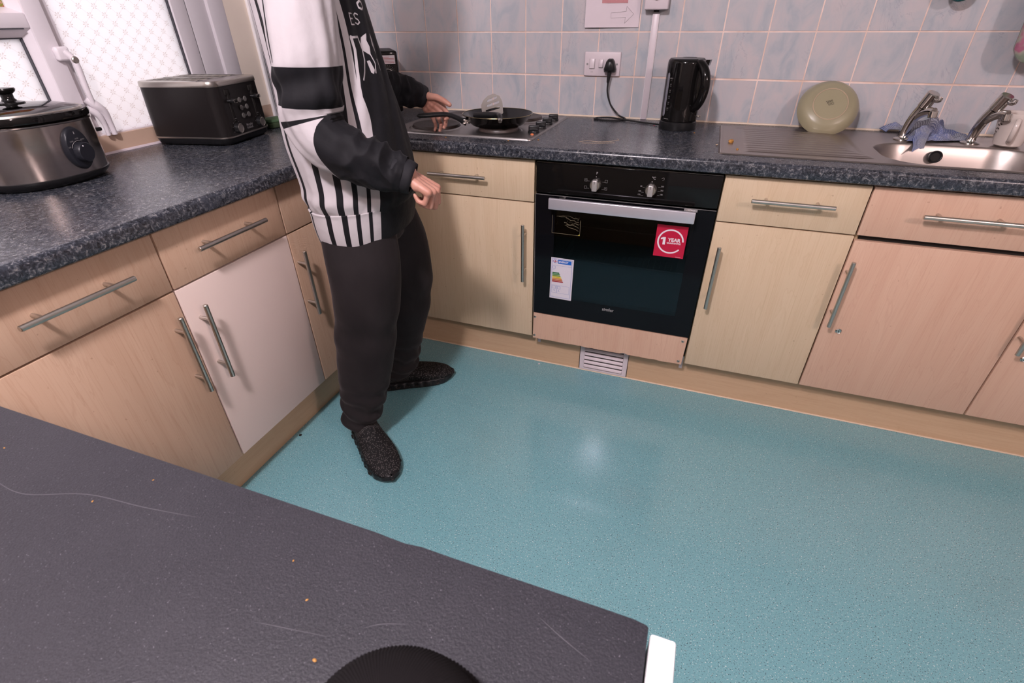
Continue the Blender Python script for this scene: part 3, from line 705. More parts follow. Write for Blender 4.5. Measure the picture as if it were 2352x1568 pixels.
for lo, hi in (((0, -0.004, 0), (wx0, 0.028, dz1)), ((wx1, -0.004, 0), (OW, 0.028, dz1)), ((wx0, -0.004, 0), (wx1, 0.028, wz0)), ((wx0, -0.004, wz1), (wx1, 0.028, dz1))): b.box(lo, hi)
dr = obj('door', b, 'black_glass', ov)
b = MB(); b.box((wx0, -0.0038, wz0), (wx1, 0.004, wz1)); obj('window_pane', b, 'oven_pane', dr)
b = MB(); b.box((0.0, -0.004, dz1 - 0.0010), (OW, 0.0, dz1 + 0.0006)); b.box((0.0, -0.0046, 0.0), (0.001, -0.001, dz1)); obj('door_edge', b, 'print_grey', dr)
rk = MB()
for d in (0.045, 0.40): rk.tube([(0.06, d, 0.225), (0.3, d, 0.225), (OW - 0.06, d, 0.225)], 0.0030, 8, 3)
for k in range(22): 
    x = 0.085 + k * 0.0203; rk.tube([(x, 0.06, 0.227), (x, 0.40, 0.227)], 0.0013, 6, 1)
obj('wire_rack', rk, 'chrome', ov)
hb = MB(); hb.box((0.058, -0.046, 0.4375), (0.537, -0.034, 0.4755), 0.003, 3)
h = obj('bar_handle', hb, 'silver_bar', dr)
for x in (0.085, 0.505):
    b = MB(); b.box((x, -0.036, 0.446), (x + 0.022, -0.003, 0.468), 0.002, 2); obj('handle_mount', b, 'handle_steel', h)
def knob(x, z, rot):
    b = MB(); mm = on_back(x, -0.004, z)
    b.lathe([(0.0185, 0), (0.0185, 0.006), (0.0165, 0.018), (0.015, 0.0195), (0.0001, 0.0195)], 36, mm, cap1=False)
    k = obj('knob', b, 'handle_steel', fa)
    b = MB(); b.box((-0.0085, -0.0178, 0.004), (0.0085, 0.0178, 0.0265), 0.003, 3, mm @ Matrix.Rotation(rot, 4, 'Z')); b.cur = 1; b.box((-0.0006, 0.006, 0.0262), (0.0006, 0.016, 0.0268), mtx=mm @ Matrix.Rotation(rot, 4, 'Z')); obj('knob_grip', b, ['print_light_grey', 'print_dark'], k)
M['print_light_grey'] = plain('print_light_grey', (0.42, 0.40, 0.39), 0.35, 0.4)
K1 = (0.208, 0.804 - OZ0); K2 = (0.388, 0.803 - OZ0)
knob(*K1, 0.0); knob(*K2, 0.0)
# printed legends on the control panel
b = MB(); q = lambda x, z: on_back(x, -0.0042, z)
def mark(x0, z0, x1, z1): b.box((min(x0, x1), -0.00425, min(z0, z1) - 0.0003), (max(x0, x1), -0.0041, max(z0, z1) + 0.0003))
def square(cx, cz, s=0.0042):
    mark(cx - s, cz - s, cx + s, cz - s); mark(cx - s, cz + s, cx + s, cz + s)
    for sx in (-s, s): b.box((cx + sx - 0.0003, -0.00425, cz - s), (cx + sx + 0.0003, -0.0041, cz + s))
b.text('P', 0.011, q(K1[0] + 0.002, K1[1] + 0.036), 0.02); b.cyl((K1[0], -0.0041, K1[1] + 0.0245), (K1[0], -0.0043, K1[1] + 0.0245), 0.0016, 12)
for sx in (-1, 1):
    for z in (0.012, -0.012): 
        square(K1[0] + sx * 0.034, K1[1] + z); mark(K1[0] + sx * 0.030, K1[1] + z - 0.003, K1[0] + sx * 0.021, K1[1] + z - 0.003)
b.text('=', 0.008, q(K1[0] - 0.034, K1[1] + 0.012)); b.text('*', 0.008, q(K1[0] + 0.034, K1[1] - 0.013))
b.text('°C', 0.011, q(K2[0] + 0.004, K2[1] + 0.036), 0.02); b.cyl((K2[0], -0.0041, K2[1] + 0.0245), (K2[0], -0.0043, K2[1] + 0.0245), 0.0018, 12)
for s, dx, dz in (('50', -0.032, 0.008), ('100', -0.035, -0.008), ('150', -0.036, -0.019), ('250', 0.034, 0.012), ('200', 0.034, -0.001), ('180', 0.034, -0.014)):
    b.text(s, 0.006, q(K2[0] + dx, K2[1] + dz), 0.01); mark(K2[0] + dx * 0.85, K2[1] + dz - 0.003, K2[0] + dx * 0.62, K2[1] + dz - 0.003)
b.tube([(K2[0] + 0.028, -0.0043, K2[1] + 0.036), (K2[0] + 0.034, -0.0043, K2[1] + 0.040), (K2[0] + 0.036, -0.0043, K2[1] + 0.034), (K2[0] + 0.031, -0.0043, K2[1] + 0.031)], 0.0004, 5, 4)
obj('dial_markings', b, 'print_grey', fa)['kind'] = 'stuff'
b = MB(); b.text('simfer', 0.0175, on_back(0.293, -0.0042, 0.0615), 0.022); obj('lettering', b, 'print_grey', dr)
b = MB(); b.text('WORLD\u2022', 0.006, on_back(0.523, -0.0042, 0.4685), 0.01); b.cur = 1; b.box((0.500, -0.0041, 0.464), (0.541, -0.0039, 0.473)); obj('maker_plate', b, ['print_white', 'print_grey'], dr)
# guarantee sticker
sk = MB(); sk.box((-0.0495, -0.0006, -0.0555), (0.0495, 0.0002, 0.0555))
st = obj('guarantee_sticker', sk, 'red_sticker', dr, 'red square guarantee sticker'); st.location = (1.692 - OX, -0.0046, 0.6375 - OZ0)
b = MB(); n = 40; rr = [[], []]
for k in range(n + 1):
    a = math.radians(-12 + 18 - k / n * 330 - 0) ; a = math.radians(3) + k / n * math.radians(318)
    for i, r in enumerate((0.0375, 0.0425)): rr[i].append((r * math.cos(a), r * math.sin(a)))
vs = [(x, -0.0008, z) for i in (0, 1) for x, z in rr[i]]; b.add(vs, [(k, k + 1, n + 2 + k, n + 1 + k) for k in range(n)], smooth=False)
b.prism([(-0.0165, -0.0125), (-0.0165, 0.0135), (-0.0240, 0.0135), (-0.0320, 0.0095), (-0.0320, 0.0045), (-0.0245, 0.0060), (-0.0245, -0.0125)], 0.0002, on_back(0, -0.0006, 0)); b.text('YEAR', 0.0165, on_back(0.0115, -0.0008, 0.0055), 0.035); b.text('GUARANTEE', 0.0078, on_back(0.0115, -0.0008, -0.0055), 0.03)
b.box((0.024, -0.0008, -0.0525), (0.041, -0.0007, -0.0515))
obj('sticker_print', b, 'print_white', st)
# energy label
ek = MB(); ek.box((-0.043, -0.0006, -0.0845), (0.043, 0.0002, 0.0845))
en = obj('energy_label', ek, 'paper_white', dr, 'white energy rating label with a coloured scale'); en.location = (1.3245 - OX, -0.0046, 0.4405 - OZ0); en.rotation_euler = (0, 0.012, 0)
b = MB(); b.box((-0.0165, -0.0008, 0.062), (0.0345, -0.0007, 0.0775)); obj('label_banner', b, 'print_blue', en)
b = MB(); b.text('ENERGY', 0.0098, on_back(0.0045, -0.001, 0.0697), 0.03, 'CENTER'); obj('banner_text', b, 'print_white', en)
b = MB(); b.cur = 0; b.box((-0.0365, -0.0008, 0.0635), (-0.0185, -0.0007, 0.0765)); b.cur = 1
for sgn in (1, -1):
    b.box((-0.011, -0.00088, -0.0012), (0.011, -0.0008, 0.0012), mtx=Matrix.Translation((-0.0275, 0, 0.070)) @ Matrix.Rotation(sgn * 0.63, 4, 'Y'))
b.box((-0.0365, -0.00094, 0.068), (-0.0185, -0.0008, 0.072)); b.box((-0.0293, -0.00094, 0.0635), (-0.0257, -0.0008, 0.0765)); b.cur = 2
b.box((-0.0365, -0.00098, 0.069), (-0.0185, -0.0009, 0.071)); b.box((-0.0284, -0.00098, 0.0635), (-0.0266, -0.0009, 0.0765))
obj('flag_print', b, ['print_blue', 'print_white', 'red_sticker'], en)
for k, (c, L) in enumerate([((0.01, 0.13, 0.035), 0.028), ((0.03, 0.20, 0.04), 0.031), ((0.17, 0.26, 0.02), 0.0335), ((0.62, 0.50, 0.01), 0.0365), ((0.58, 0.25, 0.02), 0.039), ((0.42, 0.085, 0.015), 0.0415), ((0.30, 0.012, 0.015), 0.0445)]):
    b = MB(); z = 0.0235 - k * 0.0059; b.prism([(-0.036, -0.0024), (-0.036 + L - 0.003, -0.0024), (-0.036 + L, 0), (-0.036 + L - 0.003, 0.0024), (-0.036, 0.0024)], 0.0002, on_back(0, -0.0007, z))
    obj('rating_bar', b, plain('rating_bar', c, 0.45), en)
b = MB()
def ln(x0, z0, x1, z1, w=0.0004): b.box((min(x0, x1) - w, -0.0008, min(z0, z1) - w), (max(x0, x1) + w, -0.0007, max(z0, z1) + w))
def fr(x0, z0, x1, z1, w=0.0004): ln(x0, z0, x1, z0, w); ln(x0, z1, x1, z1, w); ln(x0, z0, x0, z1, w); ln(x1, z0, x1, z1, w)
fr(-0.039, -0.078, 0.037, 0.0805, 0.0007); ln(-0.036, 0.054, 0.034, 0.054); fr(-0.036, 0.041, -0.026, 0.050, 0.0006); ln(-0.036, 0.035, -0.028, 0.035); fr(-0.0365, -0.060, -0.017, -0.028); fr(-0.0155, -0.060, 0.032, -0.028)
fr(-0.013, -0.042, -0.002, -0.032, 0.0006); fr(-0.034, -0.042, -0.021, -0.032, 0.0006); b.text('70', 0.009, on_back(-0.027, -0.0008, -0.050)); b.text('A', 0.011, on_back(-0.008, -0.0008, -0.051)); ln(-0.034, -0.073, -0.028, -0.073)
obj('label_lines', b, 'line_blue', en)
# torn remains of an older label, upper left of the window
b = MB(); x0, x1, z0, z1 = 0.064, 0.166, 0.340, 0.405
for (a, c, d_, e) in ((x0, z0, x1, z0), (x0, z1, x0, z0), (x1, z0, x1, z1 - 0.01)): b.box((min(a, d_) - 0.0004, -0.0046, min(c, e) - 0.0004), (max(a, d_) + 0.0004, -0.0041, max(c, e) + 0.0004))
for k in range(5):
    xs, zs = x1 - 0.006, z0 + 0.016 + k * 0.011; pts = []
    for i in range(5 + k): pts.append((xs, -0.0043, zs)); xs -= R_.uniform(0.007, 0.013); zs += R_.uniform(-0.004, 0.007)
    b.tube(pts, 0.00045, 5, 1)
for k in range(26): b.sphere((R_.uniform(x0 + 0.04, x1), -0.0042, R_.uniform(z1 - 0.03, z1)), R_.uniform(0.0004, 0.001), n=6)
obj('glue_residue', b, 'brass_dull', dr) if 'brass_dull' in M else obj('glue_residue', b, plain('glue', (0.22, 0.19, 0.12), 0.6), dr)
b = MB(); b.prism([(x1 - 0.007, z0), (x1, z0), (x1 - 0.001, z0 + 0.005)], 0.0003, on_back(0, -0.0042, 0)); obj('label_scrap', b, plain('yellow_scrap', (0.60, 0.55, 0.02), 0.5), dr, 'yellow scrap of a torn label')
# ------------------------------------------------------------------ hob
hob = thing('electric_hob', 'stainless steel electric hob with four solid black hotplates set in the worktop', 'hob', (0.888, -0.30, ZT))
def rrect(hx, hy, r, n=7):
    out = []
    for cx, cy, a0 in ((hx - r, hy - r, 0), (-hx + r, hy - r, 90), (-hx + r, -hy + r, 180), (hx - r, -hy + r, 270)):
        for k in range(n): 
            a = math.radians(a0 + 90 * k / (n - 1)); out.append((cx + r * math.cos(a), cy + r * math.sin(a)))
    return out
b = MB(); b.rings([[Vector((x, y, z)) for x, y in rrect(0.29 - i, 0.257 - i, 0.022)] for i, z in ((0, 0.0), (0.0005, 0.003), (0.004, 0.0065), (0.010, 0.0062), (0.0135, 0.0040), (0.02, 0.0036))])
obj('hob_plate', b, 'hob_steel', hob)
for hx, hy, r in ((0.745, -0.425, 0.090), (1.005, -0.425, 0.0725), (0.752, -0.175, 0.0725), (1.0, -0.165, 0.090)):
    x, y = hx - 0.888, hy + 0.30
    b = MB(); b.lathe([(r + 0.017, 0.0034), (r + 0.012, 0.006), (r + 0.004, 0.007), (r + 0.002, 0.003)], 48, Matrix.Translation((x, y, 0)), cap0=False, cap1=False); obj('plate_ring', b, 'hob_steel', hob)
    b = MB(); b.lathe([(r + 0.003, 0.003), (r + 0.002, 0.012), (r, 0.0155), (r - 0.006, 0.0165), (r - 0.012, 0.0155), (0.022, 0.0155), (0.020, 0.0145), (0.0001, 0.0145)], 48, Matrix.Translation((x, y, 0)), cap0=False); obj('hotplate', b, 'hotplate', hob)
for k in range(4):
    y = -0.425 + k * 0.088
    b = MB(); mt = Matrix.Translation((1.143 - 0.888, y + 0.30, 0.0035)); b.lathe([(0.021, 0), (0.021, 0.006), (0.0195, 0.008), (0.0001, 0.008)], 28, mt)
    b.box((-0.019, -0.0085, 0.006), (0.019, 0.0085, 0.024), 0.004, 3, mt @ Matrix.Rotation(0.25, 4, 'Z')); obj('knob', b, 'black_plastic', hob)
b = MB(); b.lathe([(0.0065, 0.0036), (0.006, 0.006), (0.003, 0.0075), (0.0001, 0.0078)], 18, Matrix.Translation((1.150 - 0.888, -0.466 + 0.30, 0))); obj('indicator_light', b, 'amber', hob)

# ------------------------------------------------------------------ frying pan and slotted turner
PX, PY, PZ = 0.984, -0.380, ZT + 0.0165
pan = thing('frying_pan', 'black non-stick frying pan with a pale rim on the front right hotplate', 'frying pan', (PX, PY, PZ))
b = MB(); b.lathe([(0.0001, 0.0), (0.094, 0.0), (0.100, 0.003), (0.117, 0.018), (0.1315, 0.0385), (0.1335, 0.0395)], 64, cap1=False); obj('outer_shell', b, 'black_gloss', pan)
b = MB(); b.lathe([(0.1325, 0.0390), (0.1300, 0.0375), (0.115, 0.019), (0.098, 0.0055), (0.092, 0.0035), (0.0001, 0.0035)], 64, cap0=False); obj('non_stick_lining', b, 'nonstick', pan)
b = MB(); b.lathe([(0.1340, 0.0392), (0.1332, 0.0408), (0.1316, 0.0400), (0.1322, 0.0385)], 64, closed=True); obj('rim', b, 'brass', pan, 'pale worn metal rim')
hd_dir = Vector((-0.70, -0.71, 0)).normalized(); hsd = Vector((0.71, -0.70, 0))
hr = []
for s, z, w, h in ((0.132, 0.018, 0.011, 0.0125), (0.140, 0.022, 0.0125, 0.0125), (0.160, 0.034, 0.0125, 0.0105), (0.185, 0.0455, 0.0125, 0.009), (0.215, 0.051, 0.013, 0.0085), (0.250, 0.052, 0.0135, 0.0085), (0.285, 0.052, 0.013, 0.008), (0.305, 0.052, 0.010, 0.007), (0.313, 0.052, 0.004, 0.003)):
    c = hd_dir * s + Vector((0, 0, z)); hr.append([c + hsd * (w * math.cos(2 * PI * k / 16)) + Vector((0, 0, h * math.sin(2 * PI * k / 16))) for k in range(16)])
b = MB(); b.rings(hr); obj('handle', b, 'black_plastic', pan)
b = MB(); b.box((-0.008, -0.012, -0.009), (0.022, 0.012, 0.009), 0.003, 2, Matrix.Translation(hd_dir * 0.124 + Vector((0, 0, 0.021))) @ Matrix.Rotation(math.atan2(hd_dir.y, hd_dir.x), 4, 'Z')); obj('handle_bracket', b, 'chrome', pan)

tn = thing('slotted_turner', 'slotted steel turner with a black handle lying in the frying pan', 'kitchen utensil', (PX, PY, PZ))
# blade: plane tilted towards the camera, slots cut through
C0 = Vector((0.955, -0.345, 0.985)) - Vector((PX, PY, PZ))
ux = Vector((0.955, -0.10, 0.16)).normalized(); uy = Vector((-0.18, 0.30, 0.93)); uy = (uy - ux * uy.dot(ux)).normalized(); un = ux.cross(uy)
bm_ = Matrix((ux * 1.12, uy * 1.08, un)).transposed().to_4x4(); bm_.translation = C0 + Vector((-0.004, 0, 0.003))
blade_o = [(-0.040, -0.034), (-0.046, 0.006), (-0.036, 0.022), (-0.018, 0.034), (0.006, 0.038), (0.028, 0.028), (0.038, 0.008), (0.040, -0.028), (0.030, -0.036), (-0.026, -0.037)]
def slot(c, L, w, ang):
    pts = []
    for s, k0 in ((1, -90), (-1, 90)):
        for k in range(5):
            a = math.radians(k0 + 45 * k); pts.append((s * L / 2 + w / 2 * math.cos(a), w / 2 * math.sin(a)))
    ca, sa = math.cos(ang), math.sin(ang)
    return [(c[0] + x * ca - y * sa, c[1] + x * sa + y * ca) for x, y in pts]
def holed_plate(outer, holes, d, mtx, name, mat, parent):
    cu = bpy.data.curves.new('c', 'CURVE'); cu.dimensions = '2D'; cu.fill_mode = 'BOTH'; cu.extrude = d / 2
    for poly in [outer] + holes:
        sp = cu.splines.new('POLY'); sp.points.add(len(poly) - 1); sp.use_cyclic_u = True
        for q, (x, y) in zip(sp.points, poly): q.co = (x, y, 0, 1)
    o = bpy.data.objects.new('c', cu); COL.objects.link(o); dg = bpy.context.evaluated_depsgraph_get()
    me = bpy.data.meshes.new_from_object(o.evaluated_get(dg)); bpy.data.objects.remove(o); bpy.data.curves.remove(cu)
    me.transform(mtx); me.name = name; me.materials.clear(); me.materials.append(M[mat])
    return link(bpy.data.objects.new(name, me), parent)
holed_plate(blade_o, [slot((-0.002, 0.021), 0.034, 0.0075, 0.22), slot((0.001, 0.005), 0.044, 0.0075, 0.17), slot((0.0, -0.012), 0.05, 0.0075, 0.12)], 0.0014, bm_, 'blade', 'handle_steel', tn)
b = MB(); b.tube([C0 + bm_.to_3x3() @ Vector((0.012, -0.036, 0)), C0 + bm_.to_3x3() @ Vector((0.02, -0.050, 0.006)), Vector((0.02, -0.04, 0.022)), Vector((0.035, -0.075, 0.034))], [0.0055, 0.0045, 0.0045, 0.006], 10, 5); obj('neck', b, 'handle_steel', tn)
b = MB(); b.tube([Vector((0.035, -0.075, 0.034)), Vector((0.045, -0.10, 0.046)), Vector((0.058, -0.128, 0.049)), Vector((0.068, -0.150, 0.042))], [0.007, 0.010, 0.010, 0.008], 12, 6); obj('handle', b, 'black_plastic', tn)
b = MB(); b.tube([Vector((-0.075, -0.045, 0.034)), Vector((-0.03, -0.055, 0.040)), Vector((0.02, -0.065, 0.042)), Vector((0.05, -0.10, 0.046))], [0.010, 0.011, 0.011, 0.009], 12, 5); obj('grip', b, 'black_plastic', tn)
b = MB(); b.tube([(0.068, -0.150, 0.042), (0.070, -0.156, 0.037)], [0.0085, 0.007], 12, 3); obj('end_cap', b, 'chrome', tn)

# ------------------------------------------------------------------ kettle
kt = thing('electric_kettle', 'tall glossy black plastic kettle with a clear water gauge by the tiles', 'kettle', (1.632, -0.165, ZT))
b = MB(); b.lathe([(0.0655, 0.0), (0.0675, 0.003), (0.067, 0.026), (0.064, 0.029)], 48); obj('power_base', b, 'black_plastic', kt)
b = MB(); b.lathe([(0.0635, 0.0295), (0.0655, 0.0315), (0.0665, 0.06), (0.0668, 0.13), (0.066, 0.218), (0.0645, 0.226), (0.0625, 0.2285)], 64); bod = obj('body', b, 'black_gloss', kt)
b = MB(); b.lathe([(0.0625, 0.2283), (0.058, 0.2325), (0.02, 0.2345), (0.0001, 0.2345)], 48, cap0=False); ld = obj('lid', b, 'black_plastic', kt)
b = MB(); b.lathe([(0.0001, 0.2349), (0.019, 0.2349), (0.020, 0.2340)], 28, Matrix.Translation((0.006, 0.012, 0)), sx=1.25, sy=0.75, cap0=False); obj('lid_recess', b, 'gap_dark', ld)
b = MB(); b.rings([[Vector((0.052 + s * 0.022, -w, z)) , Vector((0.052 + s * 0.036, 0.0, z)), Vector((0.052 + s * 0.022, w, z)), Vector((0.03, w * 1.2, z)), Vector((0.03, -w * 1.2, z))] for s, w, z in ((0.35, 0.014, 0.186), (0.9, 0.020, 0.212), (1.0, 0.022, 0.2275))]); sp_ = obj('spout', b, 'black_gloss', kt); sp_.rotation_euler = (0, 0, 0.35)
ha = math.radians(-46); hx = Vector((math.cos(ha), math.sin(ha), 0)); hy = Vector((-hx.y, hx.x, 0))
rg = []
path = catmull([hx * d + Vector((0, 0, z)) for d, z in ((0.045, 0.219), (0.075, 0.216), (0.100, 0.190), (0.109, 0.150), (0.100, 0.110), (0.080, 0.083), (0.058, 0.074))], 5)
for i, p in enumerate(path):
    t_ = (path[min(i + 1, len(path) - 1)] - path[max(0, i - 1)]).normalized(); nn = t_.cross(hy).normalized(); f = i / (len(path) - 1)
    w = 0.0125 + 0.004 * math.sin(PI * f); h_ = 0.0135 + 0.0025 * math.sin(PI * f)
    rg.append([p + hy * (w * math.cos(2 * PI * k / 16)) + nn * (h_ * math.sin(2 * PI * k / 16)) for k in range(16)])
b = MB(); b.rings(rg); obj('handle', b, 'black_gloss', kt)
b = MB(); aa = math.radians(-40); b.box((0.052, -0.016, 0.032), (0.0725, 0.016, 0.078), 0.005, 3, Matrix.Rotation(aa, 4, 'Z')); obj('switch_housing', b, 'black_gloss', kt)
b = MB(); b.box((0.070, -0.009, 0.047), (0.084, 0.009, 0.053), 0.002, 2, Matrix.Rotation(aa + 0.25, 4, 'Z')); obj('switch_lever', b, 'toaster_silver', kt, 'translucent grey switch lever')
ga = math.radians(-142)
b = MB(); b.rings([[Matrix.Rotation(ga, 4, 'Z') @ Vector((0.0668 + d * 0.0018 + 0.0004, w, z)) for d, w in ((0, -wd), (1, -wd * 0.7), (1.25, 0), (1, wd * 0.7), (0, wd))] for z, wd in ((0.047, 0.001), (0.052, 0.0055), (0.10, 0.0065), (0.180, 0.0065), (0.186, 0.005), (0.189, 0.001))]); obj('water_gauge', b, plain('gauge_grey', (0.16, 0.16, 0.19), 0.2), kt, 'clear grey water gauge')
b = MB()
def on_cyl(ang, r, z): 
    c, s = math.cos(ang), math.sin(ang); return Matrix(((-s, 0, c, r * c), (c, 0, s, r * s), (0, 1, 0, z), (0, 0, 0, 1)))
for k, s in enumerate(('MAX', '1.7', '1.5', '1.2', '1.0', '0.7')): 
    a_ = math.radians(-128); z = 0.176 - k * 0.0195 - (0.004 if k == 0 else 0.004)
    b.text(s, 0.0062, on_cyl(a_, 0.0674, z), 0.01); b.box((-0.0035, -0.0005, 0), (0.0035, 0.0002, 0.0003), mtx=on_cyl(a_, 0.0673, z - 0.0052))
b.box((-0.010, 0, -0.0005), (0.002, 0.0016, 0.0004), mtx=on_cyl(math.radians(-128), 0.0672, 0.0385)); b.box((0.004, 0, -0.0005), (0.009, 0.0018, 0.0004), mtx=on_cyl(math.radians(-128), 0.0672, 0.0385))
obj('gauge_marks', b, 'print_grey', kt)['kind'] = 'stuff'

# ------------------------------------------------------------------ sink with drainer
snk = thing('kitchen_sink', 'stainless steel inset sink with a ribbed drainer on the left', 'sink', (1.786, -0.0, ZT))
SX0, SX1, SY0, SY1 = 1.786, 2.755, -0.567, -0.062
def sm(a, b_, x):
    t = max(0.0, min(1.0, (x - a) / (b_ - a))); return t * t * (3 - 2 * t)
def sdrr(x, y, cx, cy, hx, hy, r):
    qx = abs(x - cx) - hx + r; qy = abs(y - cy) - hy + r
    return math.hypot(max(qx, 0), max(qy, 0)) + min(max(qx, qy), 0) - r
def sink_h(x, y):
    e = -sdrr(x, y, (SX0 + SX1) / 2, (SY0 + SY1) / 2, (SX1 - SX0) / 2, (SY1 - SY0) / 2, 0.014)
    z = 0.0005 + 0.0035 * sm(0.0, 0.005, e) - 0.0012 * sm(0.008, 0.014, e)
    d = -sdrr(x, y, 2.02, -0.31, 0.185, 0.215, 0.03)
    z -= 0.0025 * sm(0.0, 0.015, d)
    end = 2.165 + 0.06 * sm(-0.30, -0.52, y)
    if 1.862 < x < end and -0.505 < y < -0.115:
        wv = 0.5 + 0.5 * math.cos((y + 0.115) / 0.0355 * 2 * PI); g = sm(1.862, 1.880, x) * sm(end, end - 0.03, x)
        z += 0.0026 * g * (sm(0.02, 0.40, wv))
    q = -sdrr(x, y, 2.470, -0.393, 0.222, 0.154, 0.115)
    z += 0.0012 * sm(-0.006, -0.001, q) * sm(0.004, 0.0, q)
    z -= 0.150 * sm(-0.004, 0.044, q) + 0.006 * sm(0.04, 0.15, q)
    return z
NX_, NY_ = 400, 280
xs = [SX0 + (SX1 - SX0) * i / NX_ for i in range(NX_ + 1)]; ys = [SY0 + (SY1 - SY0) * j / NY_ for j in range(NY_ + 1)]
vs = [(x - 1.786, y, sink_h(x, y)) for x in xs for y in ys]
Q_ = NY_ + 1
fs = [(i * Q_ + j, (i + 1) * Q_ + j, (i + 1) * Q_ + j + 1, i * Q_ + j + 1) for i in range(NX_) for j in range(NY_)]
b = MB(); b.add(vs, fs); o = obj('sink_top', b, 'sink_steel', snk, sharp=None)
b = MB(); mm = Matrix.Translation((2.447 - 1.786, -0.2635, -0.028)) @ Matrix.Rotation(PI / 2 - 0.22, 4, 'X')
b.lathe([(0.0135, -0.004), (0.0185, -0.004), (0.0185, 0.003), (0.0165, 0.005), (0.0135, 0.003)], 28, mm, closed=True); b.cur = 1; b.lathe([(0.0001, 0.0), (0.0136, 0.0), (0.0136, -0.001), (0.0001, -0.001)], 28, mm)
obj('overflow', b, ['black_plastic', 'gap_dark'], snk, 'black overflow ring')
b = MB(); b.lathe([(0.0001, 0.004), (0.030, 0.003), (0.036, 0.0005), (0.038, -0.002)], 28, Matrix.Translation((2.47 - 1.786, -0.40, -0.1535)), cap1=False); obj('waste', b, 'chrome', snk)

def tap(x, y, label):
    t = thing('pillar_tap', label, 'tap', (x, y, ZT + 0.003), math.radians(32), 'taps on the sink')
    b = MB(); b.lathe([(0.0001, 0), (0.026, 0), (0.0265, 0.003), (0.022, 0.006), (0.015, 0.008), (0.0135, 0.013)], 32, cap1=False)
    P = catmull([Vector(p) for p in ((0, 0, 0.008), (0, -0.003, 0.040), (0, -0.014, 0.075), (0, -0.030, 0.104))], 5)
    rg = []
    for i, p in enumerate(P):
        tt = (P[min(i + 1, len(P) - 1)] - P[max(i - 1, 0)]).normalized(); xx = Vector((1, 0, 0)); yy = tt.cross(xx).normalized(); f = i / (len(P) - 1); r = 0.0125 + 0.0045 * f
        rg.append([p + xx * (r * math.cos(2 * PI * k / 18)) + yy * (r * math.sin(2 * PI * k / 18)) for k in range(18)])
    b.rings(rg)
    b.tube([(0, -0.010, 0.062), (0, -0.028, 0.082), (0, -0.052, 0.094), (0, -0.072, 0.0955)], [0.011, 0.0135, 0.0125, 0.012], 16, 6)
    obj('body', b, 'chrome', t)
    b = MB(); b.cyl((0, -0.071, 0.098), (0, -0.0735, 0.078), 0.0125, 20, bev=0.0015); obj('spout_end', b, 'chrome', t)
    b = MB(); d = Vector((0, -0.42, 1)).normalized(); p = Vector((0, -0.030, 0.104)); b.cyl(p, p + d * 0.046, 0.0185, 28, bev=0.002); hdl = obj('head', b, 'chrome', t)
    b = MB(); q = p + d * 0.034; b.tube([q + Vector((0.0, -0.014, -0.004)), q + Vector((0.001, -0.022, -0.008)), q + Vector((0.002, -0.029, -0.006)), q + Vector((0.002, -0.031, 0.002))], [0.007, 0.0075, 0.0075, 0.006], 12, 5); obj('lever', b, 'chrome', hdl)
    return t
tap(2.365, -0.172, 'left chrome tap, with the checked cloth wrapped behind it')
tap(2.552, -0.176, 'right chrome tap, next to the white mug')

# ------------------------------------------------------------------ plate, mug, cloth, scraps
al = math.radians(33.0)
pt = thing('dinner_plate', 'sage green plate standing upside out against the tiles on the drainer', 'plate', (2.135, -0.078, 0.9945))
mm = Matrix.Rotation(PI / 2 - al, 4, 'X')
b = MB(); b.lathe([(0.0001, 0.020), (0.052, 0.020), (0.0535, 0.0215), (0.0555, 0.0215), (0.058, 0.019), (0.072, 0.0165), (0.086, 0.0075), (0.0955, -0.006), (0.0985, -0.012), (0.0975, -0.0135), (0.0945, -0.010), (0.084, 0.003), (0.070, 0.0115), (0.0001, 0.0125)], 72, mm); obj('plate', b, 'sage_glaze', pt)
b = MB(); b.lathe([(0.0528, 0.0212), (0.0535, 0.0222), (0.0552, 0.0222), (0.0560, 0.0210)], 72, mm, closed=True); obj('foot_ring', b, 'foot_ring', pt, 'unglazed pale foot ring')
b = MB(); mk = mm @ Matrix.Translation((-0.002, 0.004, 0.0203)) @ Matrix.Rotation(0.35, 4, 'Z') @ Matrix.Scale(1.25, 4)
for r in range(5):
    x = -0.0085 + (r * 0.001)
    while x < 0.0075:
        w = R_.uniform(0.0009, 0.0028); b.box((x, 0.006 - r * 0.0030 - 0.0007, 0), (x + w, 0.006 - r * 0.0030 + (0.0010 if r < 2 else 0.0005), 0.0002), mtx=mk); x += w + R_.uniform(0.0005, 0.001)
obj('maker_stamp', b, 'print_dark', pt)

mg = thing('mug', 'white mug with a dark sprig print beside the right hand tap', 'mug', (2.640, -0.199, ZT + 0.0052), math.radians(0))
b = MB(); b.lathe([(0.0001, 0.0), (0.030, 0.0), (0.0355, 0.004), (0.039, 0.02), (0.047, 0.06), (0.0525, 0.092), (0.0525, 0.096), (0.050, 0.095), (0.044, 0.06), (0.036, 0.02), (0.031, 0.007), (0.0001, 0.006)], 56); obj('cup', b, 'mug_glaze', mg)
ma = math.radians(-112); mx_ = Vector((math.cos(ma), math.sin(ma), 0)); my_ = Vector((-mx_.y, mx_.x, 0)); rg = []
path = catmull([mx_ * d + Vector((0, 0, z)) for d, z in ((0.044, 0.078), (0.060, 0.082), (0.076, 0.072), (0.078, 0.050), (0.064, 0.026), (0.036, 0.016))], 5)
for i, p in enumerate(path):
    t_ = (path[min(i + 1, len(path) - 1)] - path[max(0, i - 1)]).normalized(); nn = t_.cross(my_).normalized()
    rg.append([p + my_ * (0.0065 * math.cos(2 * PI * k / 14)) + nn * (0.0042 * math.sin(2 * PI * k / 14)) for k in range(14)])
b = MB(); b.rings(rg); obj('handle', b, 'mug_glaze', mg)
b = MB()
